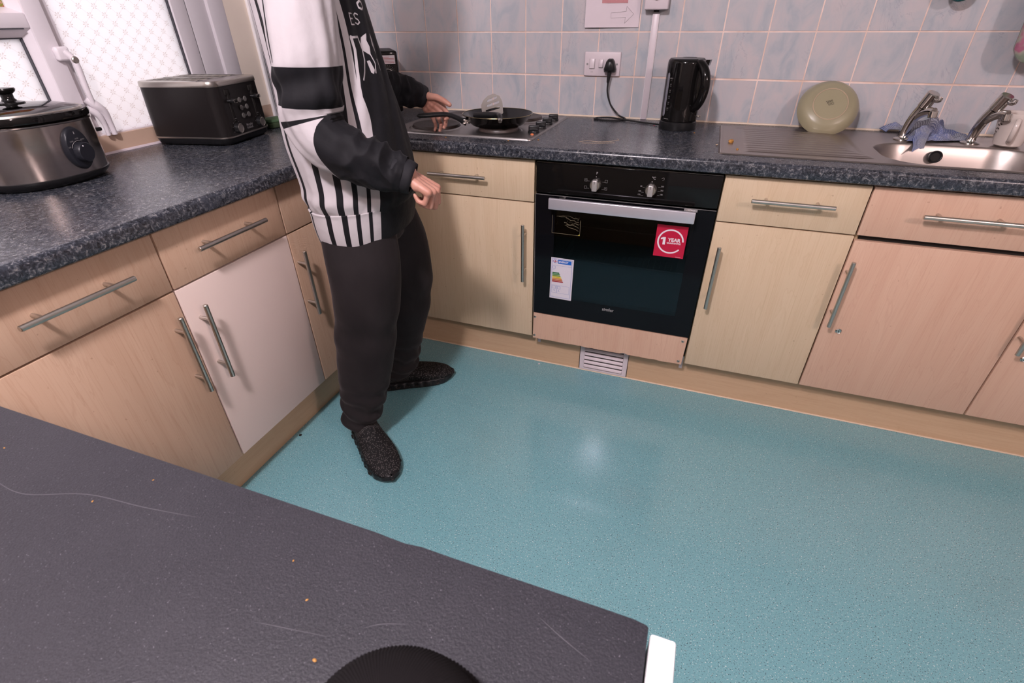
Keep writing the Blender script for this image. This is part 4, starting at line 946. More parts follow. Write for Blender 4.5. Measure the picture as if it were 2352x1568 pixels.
for ang, z in ((-150, .078), (-154, .072), (-158, .074), (-160, .066), (-156, .064), (-165, .060), (-170, .062), (-168, .052), (-174, .050), (-176, .042), (-178, .034), (-171, .040), (-164, .050), (-182, .030), (-152, .082)):
    a_ = math.radians(ang); r = 0.0362 + 0.0172 * (z / 0.092) + 0.0009
    b.lathe([(0.0001, 0.0), (0.0019, 0.0)], 10, on_cyl(a_, r + 0.0004, z)); 
obj('sprig_print', b, 'print_dark', mg)

def cloth_patch(b, corners, nu, nv, fn, uv):
    A, B_, C_, D_ = [Vector(c) for c in corners]; vs = []
    for i in range(nu + 1):
        for j in range(nv + 1):
            u, v = i / nu, j / nv; p = (A * (1 - u) + B_ * u) * (1 - v) + (D_ * (1 - u) + C_ * u) * v
            vs.append(p + Vector(fn(u, v, p))); uv.append((u, v))
    return b.add(vs, [(i * (nv + 1) + j, (i + 1) * (nv + 1) + j, (i + 1) * (nv + 1) + j + 1, i * (nv + 1) + j + 1) for i in range(nu) for j in range(nv)])
uvs = []
b = MB()
def f1(u, v, p):
    n1 = noise.noise(Vector((u * 3.2, v * 3.2, 1.3))); n2 = noise.noise(Vector((u * 7, v * 6, 4.1))); n3 = noise.noise(Vector((u * 2.5 + 9, v * 2.5, 0)))
    lift = math.exp(-((u - 0.30) / 0.24) ** 2 - ((v - 0.42) / 0.24) ** 2) * 0.052 + math.exp(-((u - 0.58) / 0.12) ** 2 - ((v - 0.15) / 0.25) ** 2) * 0.030
    edge = min(1.0, 4 * min(u, 1 - u, v, 1 - v) + 0.3)
    return (0.022 * n1, 0.016 * n3, abs(lift + (0.020 * n2 + 0.016 * abs(n1)) * edge))
cloth_patch(b, [(2.385, -0.035, 0.918), (2.580, -0.030, 0.918), (2.560, -0.165, 0.920), (2.372, -0.222, 0.921)], 70, 60, f1, uvs)
cl = obj('dish_cloth', b, 'gingham', None, sharp=None)
tag(cl, 'crumpled blue and white checked dish cloth lying behind and between the taps', 'cloth')
def set_uv(o, uvs, sc=(1, 1)):
    me = o.data; l = me.uv_layers.new(name='UVMap')
    for lp in me.loops: l.data[lp.index].uv = (uvs[lp.vertex_index][0] * sc[0], uvs[lp.vertex_index][1] * sc[1])
set_uv(cl, uvs)
sd = cl.modifiers.new('t', 'SOLIDIFY'); sd.thickness = 0.0015
for nm, cs, sc, seed, lift0 in (('hanging_corner', [(2.392, -0.165, 0.945), (2.452, -0.150, 0.948), (2.400, -0.268, 0.900), (2.372, -0.272, 0.890)], (0.34, 0.6), 3.3, 0.012), ('tail', [(2.330, -0.020, 0.920), (2.405, -0.028, 0.926), (2.400, -0.075, 0.920), (2.342, -0.060, 0.918)], (0.4, 0.25), 7.7, 0.020)):
    uvs = []; b = MB()
    def f2(u, v, p, seed=seed, lift0=lift0, nm=nm):
        n1 = noise.noise(Vector((u * 3, v * 2.4, seed)))
        over = 0.010 * sm(0.3, 0.6, v) if nm == 'hanging_corner' else 0
        return (0.008 * n1, -over * 0.6, lift0 * math.sin(PI * u) * (1 - 0.5 * v) + 0.008 * abs(n1) + over * 0.6)
    cloth_patch(b, cs, 30, 30, f2, uvs); o = obj(nm, b, 'gingham', cl, sharp=None); set_uv(o, uvs, sc)
    sd = o.modifiers.new('t', 'SOLIDIFY'); sd.thickness = 0.0015

def scrap(name, label, x, y, z, r, sc, mat='crumb', grp=None):
    b = MB(); bm = bmesh.new(); bmesh.ops.create_icosphere(bm, subdivisions=3, radius=r)
    for v in bm.verts: v.co *= 1 + 0.35 * noise.noise(v.co * (1.6 / r) + Vector((x * 50, 0, 0))); v.co.z *= sc
    zmin = min(v.co.z for v in bm.verts)
    for v in bm.verts: v.co.z -= zmin
    b.bm(bm); o = obj(name, b, mat); o.location = (x, y, z); tag(o, label, 'food scrap', grp); return o
scrap('food_scrap', 'larger orange food scrap stuck at the left end of the drainer', 1.8225, -0.395, ZT + 0.0005, 0.0085, 0.7)
scrap('food_scrap', 'small orange food scrap to the right of the larger one on the drainer', 1.8415, -0.498, ZT + 0.0005, 0.0038, 0.8)
scrap('food_scrap', 'pale crumb on the worktop at the left edge of the sink', 1.7795, -0.44, ZT, 0.004, 0.6, 'foot_ring')
for k, (x, y) in enumerate(((1.10, -0.580), (0.865, -0.590), (1.195, -0.535))): scrap('food_scrap', ('orange crumb in front of the hob below the pan', 'orange crumb in front of the hob below the pan handle', 'orange crumb at the right front corner of the hob')[k], x, y, ZT, 0.003, 0.5, 'crumb', 'crumbs along the hob')
for k, (x, y) in enumerate(((1.70, -0.245), (1.545, -0.14))): scrap('food_scrap', ('orange crumb in front of the kettle base', 'red crumb to the left of the kettle')[k], x, y, ZT, 0.0028, 0.5, ('crumb', 'red_sticker')[k])
for k, (pts) in enumerate(([(1.335, -0.52), (1.36, -0.495), (1.40, -0.50), (1.43, -0.485), (1.46, -0.455), (1.45, -0.43)], [(1.35, -0.535), (1.41, -0.52), (1.455, -0.50)])):
    b = MB(); b.tube([(x, y, ZT + 0.0002) for x, y in pts], 0.0008, 6, 5); o = obj('dried_smear', b, 'foot_ring'); tag(o, ('longer dried pale smear on the worktop between hob and sink', 'shorter dried pale smear on the worktop between hob and sink')[k], 'stain')
scrap('floor_debris', 'white fleck on the floor at the plinth left of the vent grille', 1.235, -0.59, 0.0, 0.004, 0.5, 'white_plastic')
scrap('floor_debris', 'brown fleck on the open floor near the foreground worktop', 1.35, -1.60, 0.0, 0.004, 0.6, 'tan_paint')
scrap('floor_debris', 'dark fleck on the floor beside the plinth below the white door', 0.545, -1.30, 0.0, 0.005, 0.5, 'gap_dark')
scrap('floor_debris', 'cream fleck on the floor close to the corner plinth behind the feet', 0.60, -0.98, 0.0, 0.004, 0.5, 'foot_ring')

# ------------------------------------------------------------------ things hanging from a rail above the sink
rl = thing('hanging_rail', 'metal utensil rail on the tiles above the sink', 'rail', (2.5, -0.0, 1.60))
b = MB(); b.cyl((-0.26, -0.045, 0), (0.40, -0.045, 0), 0.006, 14)
for x in (-0.22, 0.36): b.cyl((x, 0.0, 0), (x, -0.045, 0), 0.005, 12)
obj('bar', b, 'chrome', rl)
ldl = thing('ladle', 'teal ladle hanging above the sink, only its round tip in view', 'kitchen utensil', (2.405, -0.055, 1.30))
b = MB(); b.sphere((0, 0, 0.035), 0.036, sc=(1, 0.5, 1.0), n=28); b.tube([(0, 0.0, 0.06), (0, 0.004, 0.15), (0, 0.006, 0.27)], 0.006, 10, 4); b.tube([(0, 0.006, 0.27), (0, 0.004, 0.31), (0, 0.014, 0.3085), (0, 0.022, 0.29)], 0.003, 8, 5); obj('ladle', b, 'teal_glaze', ldl)
og = thing('oven_glove', 'pink and green flowered oven glove hanging at the right edge of the photo', 'oven glove', (2.672, -0.085, 1.135))
b = MB(); pr = [(-0.02, 0.0), (-0.055, 0.008), (-0.078, 0.032), (-0.085, 0.07), (-0.085, 0.26), (-0.02, 0.30), (0.06, 0.30), (0.078, 0.26), (0.078, 0.18), (0.108, 0.15), (0.12, 0.10), (0.10, 0.075), (0.082, 0.10), (0.078, 0.04), (0.05, 0.006)]
pc = [Vector((x, 0, z)) for x, z in pr]; pc = catmull(pc + [pc[0]], 3)[:-1]; cc = Vector((0, 0, 0.14))
b.rings([[Vector((cc.x + (p.x - cc.x) * s, y, cc.z + (p.z - cc.z) * s)) for p in pc] for y, s in ((-0.016, 0.80), (-0.013, 0.93), (-0.005, 1.0), (0.005, 1.0), (0.013, 0.93), (0.016, 0.80))]); obj('glove', b, 'floral', og)
b = MB(); b.tube([(0, 0, 0.29), (-0.01, 0.015, 0.40), (0, 0.03, 0.4655), (0.006, 0.05, 0.465), (0.01, 0.03, 0.41), (0.005, 0, 0.29)], 0.002, 8, 5); obj('loop', b, 'floral', og)

# ------------------------------------------------------------------ toaster
ts = thing('toaster', 'black four slice toaster with a brushed silver top below the window', 'toaster', (0.24, -0.953, ZT), math.radians(11.5))
# local: origin at the near front corner, +y along the front face, -x back towards the window
D_, W_, H_ = 0.285, 0.262, 0.196
def tring(z, i, r): return [Vector((-D_ / 2 + x, W_ / 2 + y, z)) for x, y in rrect(D_ / 2 - i, W_ / 2 - i, r, 8)]
b = MB(); b.rings([tring(0.0045, 0.010, 0.03), tring(0.010, 0.004, 0.034), tring(0.024, 0.0, 0.036)]); obj('base', b, 'black_plastic', ts)
for x in (-0.03, -D_ + 0.03):
    for y in (0.03, W_ - 0.03):
        b = MB(); b.cyl((x, y, 0), (x, y, 0.006), 0.011, 16); obj('foot', b, 'black_plastic', ts)
b = MB(); b.rings([tring(0.0238, -0.0006, 0.036), tring(0.0245, -0.0016, 0.037), tring(0.0285, -0.0016, 0.037), tring(0.0292, -0.0006, 0.036)]); obj('trim_band', b, 'toaster_silver', ts)
b = MB(); b.rings([tring(0.029, 0.0, 0.036), tring(0.10, 0.001, 0.036), tring(H_ - 0.017, 0.003, 0.036)]); obj('shell', b, 'toaster_black', ts)
b = MB(); b.rings([tring(H_ - 0.0172, 0.0012, 0.037), tring(H_ - 0.0165, 0.001, 0.037), tring(H_ - 0.004, 0.002, 0.036), tring(H_ - 0.0008, 0.004, 0.034), tring(H_, 0.010, 0.03)]); tp = obj('top_cover', b, 'toaster_silver', ts)
b = MB(); b.box((-0.0555, 0.002, H_ - 0.0002), (-0.0545, W_ - 0.002, H_ + 0.0003)); b.box((-0.05, W_ / 2 - 0.0006, H_ - 0.0002), (-D_ + 0.012, W_ / 2 + 0.0006, H_ + 0.0003)); obj('seam', b, 'gap_dark', tp)
for k, y in enumerate((0.045, 0.093, 0.169, 0.217)):
    b = MB(); b.box((-D_ + 0.034, y - 0.0155, H_ - 0.001), (-0.070, y + 0.0155, H_ + 0.0004)); sl = obj('bread_slot', b, 'gap_dark', tp)
    b = MB(); b.box((-D_ + 0.032, y - 0.0165, H_ - 0.0002), (-0.068, y - 0.0145, H_ + 0.0012), 0.0005, 1); b.box((-D_ + 0.032, y + 0.0145, H_ - 0.0002), (-0.068, y + 0.0165, H_ + 0.0012), 0.0005, 1)
    for q in range(6): b.box((-D_ + 0.05 + q * 0.03, y - 0.015, H_ + 0.0003), (-D_ + 0.052 + q * 0.03, y + 0.015, H_ + 0.0007))
    obj('slot_guard', b, 'toaster_silver', sl)
fx = 0.0018
T_ = lambda y, z: on_left(fx, y, z)
for y in (0.062, 0.194):
    b = MB(); b.box((-0.004, y - 0.006, 0.068), (fx + 0.0002, y + 0.006, 0.168), 0.002, 2); b.box((-0.004, y - 0.014, 0.150), (fx, y + 0.012, 0.169), 0.004, 2); lt = obj('lever_track', b, 'gap_dark', ts)
    b = MB(); b.box((0.0, y - 0.010, 0.1285), (0.022, y + 0.012, 0.1395), 0.004, 3); b.cyl((0.0, y - 0.012, 0.135), (0.022, y - 0.002, 0.135), 0.003, 10); lv = obj('lever', b, 'black_plastic', ts)
    b = MB(); b.tube([(0.0226, y + s * 0.010 + 0.001, 0.134 + t * 0.0048) for s, t in ((-1, -.5), (-.8, -1), (.8, -1), (1, -.5), (1, .5), (.8, 1), (-.8, 1), (-1, .5), (-1, -.5))], 0.0007, 6, 2); obj('lever_edge', b, 'toaster_silver', lv)
    b = MB(); b.lathe([(0.0165, -0.002), (0.0165, 0.003), (0.0145, 0.012), (0.0001, 0.012)], 32, T_(y, 0.050)); kb = obj('browning_dial', b, 'black_plastic', ts)
    b = MB(); b.lathe([(0.0145, 0.0115), (0.0150, 0.013), (0.0138, 0.0142), (0.0125, 0.0128), (0.0001, 0.0126)], 32, T_(y, 0.050), cap0=False); obj('dial_cap', b, 'toaster_silver', kb)
    b = MB()
    for q in range(7):
        a_ = math.radians(205 - q * 38); b.cyl((fx - 0.0002, y + 0.023 * math.cos(a_), 0.050 + 0.023 * math.sin(a_)), (fx + 0.0004, y + 0.023 * math.cos(a_), 0.050 + 0.023 * math.sin(a_)), 0.0009, 8)
    b.box((-0.006, 0, 0), (0.006, 0.0012, 0.0003), mtx=T_(y + 0.002, 0.0785)); obj('dial_marks', b, 'print_grey', ts)
for r in range(3):
    for s in (-1, 1):
        b = MB(); b.lathe([(0.0082, -0.001), (0.0082, 0.0012), (0.007, 0.0022), (0.0001, 0.0022)], 22, T_(0.128 + s * 0.0155, 0.131 - r * 0.0245)); obj('button', b, plain('button_grey', (0.20, 0.19, 0.18), 0.35, 0.5) if 'btn' not in M else M['btn'], ts)
b = MB(); b.text('Morphy', 0.0115, T_(0.132, 0.051), 0.02); b.text('Richards', 0.0100, T_(0.132, 0.0415), 0.02)
for r in range(3): 
    for q in (-1, 0, 1): b.box((-0.0028, q * 0.0022 - 0.0005, 0), (0.0028, q * 0.0022 + 0.0003, 0.0002), mtx=T_(0.128, 0.131 - r * 0.0245))
obj('lettering', b, 'print_grey', ts)

# ------------------------------------------------------------------ slow cooker
sc_ = thing('slow_cooker', 'oval stainless steel slow cooker with a glass lid at the left edge', 'slow cooker', (0.088, -1.428, ZT))
def oval(rx, ry, z, n=64, p=2.25): 
    out = []
    for k in range(n):
        a = 2 * PI * k / n; c, s = math.cos(a), math.sin(a)
        out.append(Vector((rx * math.copysign(abs(c) ** (2 / p), c), ry * math.copysign(abs(s) ** (2 / p), s), z)))
    return out
ax, ay = 0.124, 0.142
b = MB(); b.rings([oval(ax - 0.018, ay - 0.018, 0.0), oval(ax - 0.012, ay - 0.012, 0.004), oval(ax + 0.001, ay + 0.001, 0.017), oval(ax + 0.002, ay + 0.002, 0.023), oval(ax - 0.002, ay - 0.002, 0.026)]); obj('base', b, 'black_plastic', sc_)
b = MB(); b.rings([oval(ax, ay, 0.024), oval(ax + 0.002, ay + 0.002, 0.06), oval(ax + 0.004, ay + 0.004, 0.11), oval(ax + 0.004, ay + 0.004, 0.144), oval(ax + 0.007, ay + 0.007, 0.146), oval(ax + 0.0075, ay + 0.0075, 0.149), oval(ax + 0.003, ay + 0.003, 0.151)]); obj('steel_body', b, 'cooker_steel', sc_)
b = MB(); b.rings([oval(ax - 0.004, ay - 0.004, 0.12), oval(ax + 0.002, ay + 0.002, 0.1505), oval(ax + 0.008, ay + 0.008, 0.154), oval(ax + 0.009, ay + 0.009, 0.162), oval(ax + 0.007, ay + 0.007, 0.170), oval(ax - 0.002, ay - 0.002, 0.171), oval(ax - 0.010, ay - 0.010, 0.166), oval(ax - 0.012, ay - 0.012, 0.12), oval(ax - 0.03, ay - 0.03, 0.05)], cap1=True); obj('stoneware_pot', b, 'black_gloss', sc_)
lid = MB(); lid.rings([oval(ax - 0.006, ay - 0.006, 0.171), oval(ax - 0.012, ay - 0.012, 0.1745), oval(ax - 0.035, ay - 0.045, 0.183), oval(ax - 0.07, ay - 0.09, 0.188), oval(0.012, 0.012, 0.1895)], cap0=False, cap1=True); lo = obj('lid', lid, 'lid_glass', sc_, 'clear domed glass lid')
b = MB(); b.rings([oval(ax - 0.003, ay - 0.003, 0.1705), oval(ax - 0.004, ay - 0.004, 0.1735), oval(ax - 0.008, ay - 0.008, 0.1735), oval(ax - 0.009, ay - 0.009, 0.1705)], cap0=False, cap1=False); obj('lid_rim', b, 'handle_steel', lo)
b = MB(); b.lathe([(0.030, 0.189), (0.029, 0.192), (0.016, 0.195), (0.0125, 0.200), (0.013, 0.210), (0.020, 0.215), (0.0225, 0.220), (0.021, 0.2235), (0.0001, 0.2255)], 36); obj('lid_knob', b, 'black_gloss', lo)
# oval control panel on the side facing the room
ca = math.radians(16); cn = Vector((math.cos(ca), math.sin(ca), 0)); 
pos = Vector((0.1225, 0.030, 0.085)); cm = Matrix(((-math.sin(ca), 0, math.cos(ca), pos.x), (math.cos(ca), 0, math.sin(ca), pos.y), (0, 1, 0, pos.z), (0, 0, 0, 1)))
b = MB(); b.lathe([(0.99, -0.012), (1.0, 0.004), (0.93, 0.0085), (0.86, 0.0095), (0.0001, 0.0095)], 48, cm @ Matrix.Diagonal((0.036, 0.052, 1, 1)) , cap0=True); cp = obj('control_panel', b, 'navy_plastic', sc_)
b = MB(); kr = []
for z, r in ((0.009, 0.0245), (0.022, 0.0235), (0.0245, 0.0215)):
    kr.append([cm @ Vector(((r + (0.0006 if k % 2 else 0) ) * math.cos(2 * PI * k / 80), (r + (0.0006 if k % 2 else 0)) * math.sin(2 * PI * k / 80) - 0.010, z)) for k in range(80)])
b.rings(kr); dl = obj('dial', b, 'navy_plastic', cp)
b = MB(); b.lathe([(0.0018, 0.024), (0.0018, 0.0252), (0.0001, 0.0252)], 12, cm @ Matrix.Translation((-0.006, 0.006, 0)), cap0=False); obj('pointer_dot', b, 'print_white', dl)
b = MB()
arc = [(0.0275 * math.cos(math.radians(a_)), 0.0275 * math.sin(math.radians(a_)) - 0.010, 0.0098) for a_ in range(60, 151, 10)]
b.tube([cm @ Vector(p) for p in arc], 0.0005, 6, 1)
for s, a_ in (('OFF', 150), ('LOW', 120), ('HIGH', 88), ('AUTO', 60)): b.text(s, 0.0046, cm @ Matrix.Translation((0.0335 * math.cos(math.radians(a_)), 0.0325 * math.sin(math.radians(a_)) - 0.010, 0.0097)), 0.01)
b.box((-0.001, 0.0335, 0.0095), (0.001, 0.0395, 0.0099), mtx=cm); obj('dial_markings', b, 'print_grey', cp)
for s in (1, -1):
    b = MB(); b.box((-0.035, s * (ay + 0.004) - 0.003, 0.092), (0.035, s * (ay + 0.004) + 0.003, 0.108), 0.003, 2); b.box((-0.03, s * (ay + 0.016) - 0.014, 0.098), (0.03, s * (ay + 0.016) + 0.014, 0.108), 0.004, 3); obj('side_handle', b, 'black_plastic', sc_)
b = MB(); b.tube([(-0.095, 0.090, 0.030), (-0.10, 0.135, 0.042), (-0.095, 0.172, 0.034), (-0.085, 0.182, 0.014), (-0.095, 0.165, 0.0045), (-0.105, 0.12, 0.0042)], 0.0042, 10, 7); obj('power_cord', b, 'black_plastic', sc_)

# ------------------------------------------------------------------ microwave, sponge, knitted hat
mw = thing('microwave', 'black microwave with a chrome dial in the corner behind the person', 'microwave', (0.492, -0.238, ZT), math.radians(37))
b = MB(); b.box((-0.455, 0.012, 0.020), (0.0, 0.240, 0.250), 0.010, 3); obj('case', b, 'black_matte', mw)
for x in (-0.04, -0.41):
    for y in (0.04, 0.2): 
        b = MB(); b.cyl((x, y, 0), (x, y, 0.022), 0.014, 14); obj('foot', b, 'black_plastic', mw)
b = MB(); b.box((-0.1005, -0.006, 0.022), (-0.001, 0.014, 0.2495), 0.008, 3); cpn = obj('control_panel', b, 'black_gloss', mw)
b = MB(); b.box((-0.452, -0.006, 0.022), (-0.102, 0.014, 0.2495), 0.005, 3); dm = obj('door', b, 'toaster_silver', mw, 'silver framed door')
b = MB(); b.box((-0.425, -0.0075, 0.045), (-0.125, 0.0, 0.225), 0.004, 2); obj('door_window', b, 'black_glass', dm)
b = MB(); b.lathe([(0.026, 0), (0.027, 0.003), (0.0245, 0.006), (0.022, 0.018), (0.019, 0.0205), (0.0001, 0.0205)], 40, on_back(-0.047, -0.005, 0.166)); obj('timer_dial', b, 'chrome', cpn)
b = MB(); b.lathe([(0.026, 0), (0.027, 0.003), (0.0245, 0.006), (0.022, 0.018), (0.019, 0.0205), (0.0001, 0.0205)], 40, on_back(-0.047, -0.005, 0.088)); obj('power_dial', b, 'chrome', cpn)
b = MB(); b.box((-0.083, -0.0068, 0.203), (-0.012, -0.0058, 0.234)); wl = obj('warning_label', b, 'print_white', cpn, 'white warning label with red print')
b = MB()
for k in range(5): b.box((-0.081, -0.0072, 0.2065 + k * 0.005), (-0.015 - (0.02 if k == 4 else 0), -0.0067, 0.2085 + k * 0.005))
obj('label_print', b, 'pink_print', wl)
b = MB()
for k in range(22):
    a_ = math.radians(-40 + k * 12.5); c = Vector((-0.047 + 0.0315 * math.cos(a_), -0.0062, 0.166 + 0.0315 * math.sin(a_))); b.box((-0.0018, -0.0003, -0.0004), (0.0018, 0.0003, 0.0004), mtx=Matrix.Translation(c) @ Matrix.Rotation(-a_, 4, 'Y'))
b.text('min', 0.006, on_back(-0.085, -0.0062, 0.197)); obj('dial_scale', b, 'print_grey', cpn)

sg = thing('sponge_scourer', 'green scouring sponge on the worktop between toaster and person', 'sponge', (0.120, -0.590, ZT), math.radians(70))
b = MB(); b.box((-0.05, -0.034, 0.0), (0.05, 0.034, 0.022), 0.006, 3); obj('sponge_body', b, 'sponge', sg)
b = MB(); b.box((-0.05, -0.034, 0.0215), (0.05, 0.034, 0.034), 0.004, 2); obj('scouring_pad', b, 'scourer', sg)

ht = thing('knitted_hat', 'black ribbed knitted hat lying on the dark worktop in the foreground', 'hat', (1.6330, -2.2130, ZT - 0.010))
ht.scale = (0.70, 0.70, 0.82)
def knit(prof, n, amp):
    rg = []
    for r, z in prof: rg.append([Vector(((r + amp * math.cos(PI * k / 2)) * math.cos(2 * PI * k / n), (r * 0.94 + amp * math.cos(PI * k / 2)) * math.sin(2 * PI * k / n), z)) for k in range(n)])
    return rg
M['knit'] = plain('black_knit', (0.006, 0.005, 0.0055), 0.9, var=0.25, scale=500, bump=0.3, Specular_IOR_Level=0.1)
b = MB(); b.rings(knit([(0.080, 0.0), (0.088, 0.004), (0.091, 0.015), (0.089, 0.028), (0.084, 0.033)], 560, 0.0006)); obj('folded_brim', b, 'knit', ht, sharp=None)
b = MB(); b.rings(knit([(0.083, 0.028), (0.082, 0.040), (0.076, 0.056), (0.063, 0.070), (0.043, 0.079), (0.02, 0.083), (0.004, 0.084)], 560, 0.0005)); obj('crown', b, 'knit', ht, sharp=None)
# ------------------------------------------------------------------ person
V = Vector
PO = V((0.79, -1.09, 0.0))
ps = thing('person', 'person in a black and white striped hoodie and dark joggers standing at the hob', 'person', PO)
def lerp_keys(keys, t):
    # keys: (t, values...) sorted; smooth (catmull-like cosine-free) interpolation
    if t <= keys[0][0]: return keys[0][1:]
    for a, b_ in zip(keys, keys[1:]):
        if t <= b_[0]:
            f = (t - a[0]) / (b_[0] - a[0]); i = keys.index(a)
            p0 = keys[max(i - 1, 0)]; p3 = keys[min(i + 2, len(keys) - 1)]
            out = []
            for q in range(1, len(a)):
                m1 = (b_[q] - p0[q]) / max(1e-6, b_[0] - p0[0]) * (b_[0] - a[0]); m2 = (p3[q] - a[q]) / max(1e-6, p3[0] - a[0]) * (b_[0] - a[0])
                f2, f3 = f * f, f * f * f
                out.append((2 * f3 - 3 * f2 + 1) * a[q] + (f3 - 2 * f2 + f) * m1 + (-2 * f3 + 3 * f2) * b_[q] + (f3 - f2) * m2)
            return out
    return keys[-1][1:]

def remesh(mb, voxel, smooth, name, mat, parent, factor=0.5, sharp=None):
    me = mb.mesh('tmp', [M[mat]], None); o = bpy.data.objects.new('tmp', me); COL.objects.link(o)
    r = o.modifiers.new('r', 'REMESH'); r.mode = 'VOXEL'; r.voxel_size = voxel; r.use_smooth_shade = True
    s = o.modifiers.new('s', 'SMOOTH'); s.iterations = smooth; s.factor = factor
    dg = bpy.context.evaluated_depsgraph_get(); nm = bpy.data.meshes.new_from_object(o.evaluated_get(dg))
    bpy.data.objects.remove(o); bpy.data.meshes.remove(me)
    nm.name = name; nm.materials.clear(); nm.materials.append(M[mat]); nm.transform(Matrix.Translation(-PO))
    for p in nm.polygons: p.use_smooth = True
    return link(bpy.data.objects.new(name, nm), parent)

# --- hands -----------------------------------------------------------------
def hand(mb, w, d, n, bends, thumb, spread=1.0, k=1.0):
    d = V(d).normalized(); n = V(n); n = (n - d * n.dot(d)).normalized(); 
    return d, n
def build_hand(mb, w, d, n, tsign, bends, thumb, k=1.0, fore=None, spread=(0.10, 0.02, -0.06, -0.16)):
    w = V(w); d = V(d).normalized(); n = V(n); n = (n - d * n.dot(d)).normalized(); t = d.cross(n).normalized() * tsign
    def cap(p, r): mb.sphere(p, r, n=14)
    def seg(p, q, r0, r1): mb.tube([p, q], [r0, r1], 12, 3); cap(p, r0); cap(q, r1)
    side = (0.031, 0.0105, -0.0105, -0.030); kn = (0.089, 0.093, 0.088, 0.079)
    ph = ((0.042, 0.025, 0.020), (0.046, 0.029, 0.021), (0.042, 0.027, 0.021), (0.033, 0.020, 0.018))
    rr = (0.0094, 0.0096, 0.0092, 0.0082)
    for i in range(4):
        base = w + t * side[i] * 0.62 * k + d * 0.012 * k; K = w + d * kn[i] * k + t * side[i] * k - n * 0.004
        seg(base, K, 0.0145 * k, 0.0118 * k)
        mid = (base + K) / 2; cap(mid + n * 0.002, 0.0155 * k)
        fd = (d + t * spread[i]).normalized(); ang = 0; p = K
        for j in range(3):
            ang += bends[i][j]; dr = (fd * math.cos(ang) + n * math.sin(ang)).normalized(); q = p + dr * ph[i][j] * k
            seg(p, q, (rr[i] - 0.0009 * j) * k, (rr[i] - 0.0009 * (j + 1)) * k); p = q
        cap(p, (rr[i] - 0.0030) * k)
    # ball of the thumb, then the thumb leaving the side of the palm
    tb = w + d * 0.022 * k + t * 0.020 * k + n * 0.008 * k; seg(w + d * 0.010 * k + t * 0.012 * k, tb, 0.015 * k, 0.0165 * k)
    p = tb; rad = (0.0150, 0.0118, 0.0108, 0.0088)
    for j, (a, b_, c, L) in enumerate(thumb):
        dr = (d * a + t * b_ + n * c).normalized(); q = p + dr * L * k; seg(p, q, rad[j] * k, rad[j + 1] * k); p = q
    cap(mb and p, 0.0085 * k)
    seg(w - d * 0.005, w + d * 0.02 * k, 0.024 * k, 0.022 * k)
    if fore is not None:
        f = V(fore); mb.tube([w + d * 0.012, w, w * 0.6 + f * 0.4, f], [0.024, 0.024, 0.028, 0.033], 16, 4)
    return t

RW = V((1.088, -1.252, 0.966)); RE = V((0.900, -1.300, 1.075)); RS = V((0.885, -1.262, 1.405))
LWr = V((0.729, -0.496, 1.034)); LE = V((0.592, -0.705, 1.125)); LS = V((0.665, -0.925, 1.405))
body = MB()
build_hand(body, RW, (0.80, 0.20, -0.56), (-0.35, -0.05, -0.93), 1, ((1.00, 1.45, 0.8), (1.15, 1.55, 0.8), (1.25, 1.55, 0.8), (1.35, 1.5, 0.8)), ((0.75, 0.40, 0.40, 0.034), (0.95, 0.02, 0.30, 0.029), (0.85, -0.40, 0.45, 0.022)), 0.88, RE)
build_hand(body, LWr, (0.62, 0.10, -0.62), (0.12, -0.93, -0.15), -1, ((0.55, 0.75, 0.35), (0.62, 0.55, 0.25), (0.60, 0.50, 0.25), (0.55, 0.45, 0.25)), ((0.66, 0.66, 0.22, 0.044), (0.88, 0.46, 0.28, 0.034), (0.94, 0.32, 0.20, 0.027)), 0.96, LE)
for S_, E_ in ((RS, RE), (LS, LE)): body.tube([S_, S_ * 0.5 + E_ * 0.5, E_], [0.052, 0.048, 0.042], 16, 5); body.sphere(E_, 0.042); body.sphere(S_, 0.055)
def ell(c, a, b_, phi, n=32):
    f = V((math.cos(phi), math.sin(phi), 0)); r = V((math.sin(phi), -math.cos(phi), 0)); c = V(c)
    return [c + f * (a * math.cos(2 * PI * k / n)) + r * (b_ * math.sin(2 * PI * k / n)) for k in range(n)]
body.rings([ell((0.835, -1.105, 0.74), 0.07, 0.09, 0.2), ell((0.835, -1.105, 0.82), 0.105, 0.15, 0.2), ell((0.82, -1.09, 1.0), 0.095, 0.14, 0.4), ell((0.795, -1.085, 1.2), 0.10, 0.155, 0.55), ell((0.775, -1.09, 1.36), 0.095, 0.165, 0.58), ell((0.768, -1.088, 1.45), 0.06, 0.10, 0.6), ell((0.775, -1.083, 1.50), 0.055, 0.058, 0.6), ell((0.795, -1.07, 1.57), 0.054, 0.055, 0.65), ell((0.80, -1.065, 1.60), 0.05, 0.05, 0.65)])
HP, HK, HA = {}, {}, {}
legs = {'R': (V((0.868, -1.195, 0.83)), V((0.868, -1.205, 0.50)), V((0.786, -1.222, 0.085))), 'L': (V((0.830, -1.015, 0.83)), V((0.842, -0.968, 0.50)), V((0.752, -0.935, 0.095)))}
for h_, k_, a_ in legs.values(): body.tube([h_, h_ * .5 + k_ * .5, k_, k_ * .6 + a_ * .4, a_], [0.075, 0.068, 0.055, 0.052, 0.036], 18, 5); body.sphere(k_, 0.054)
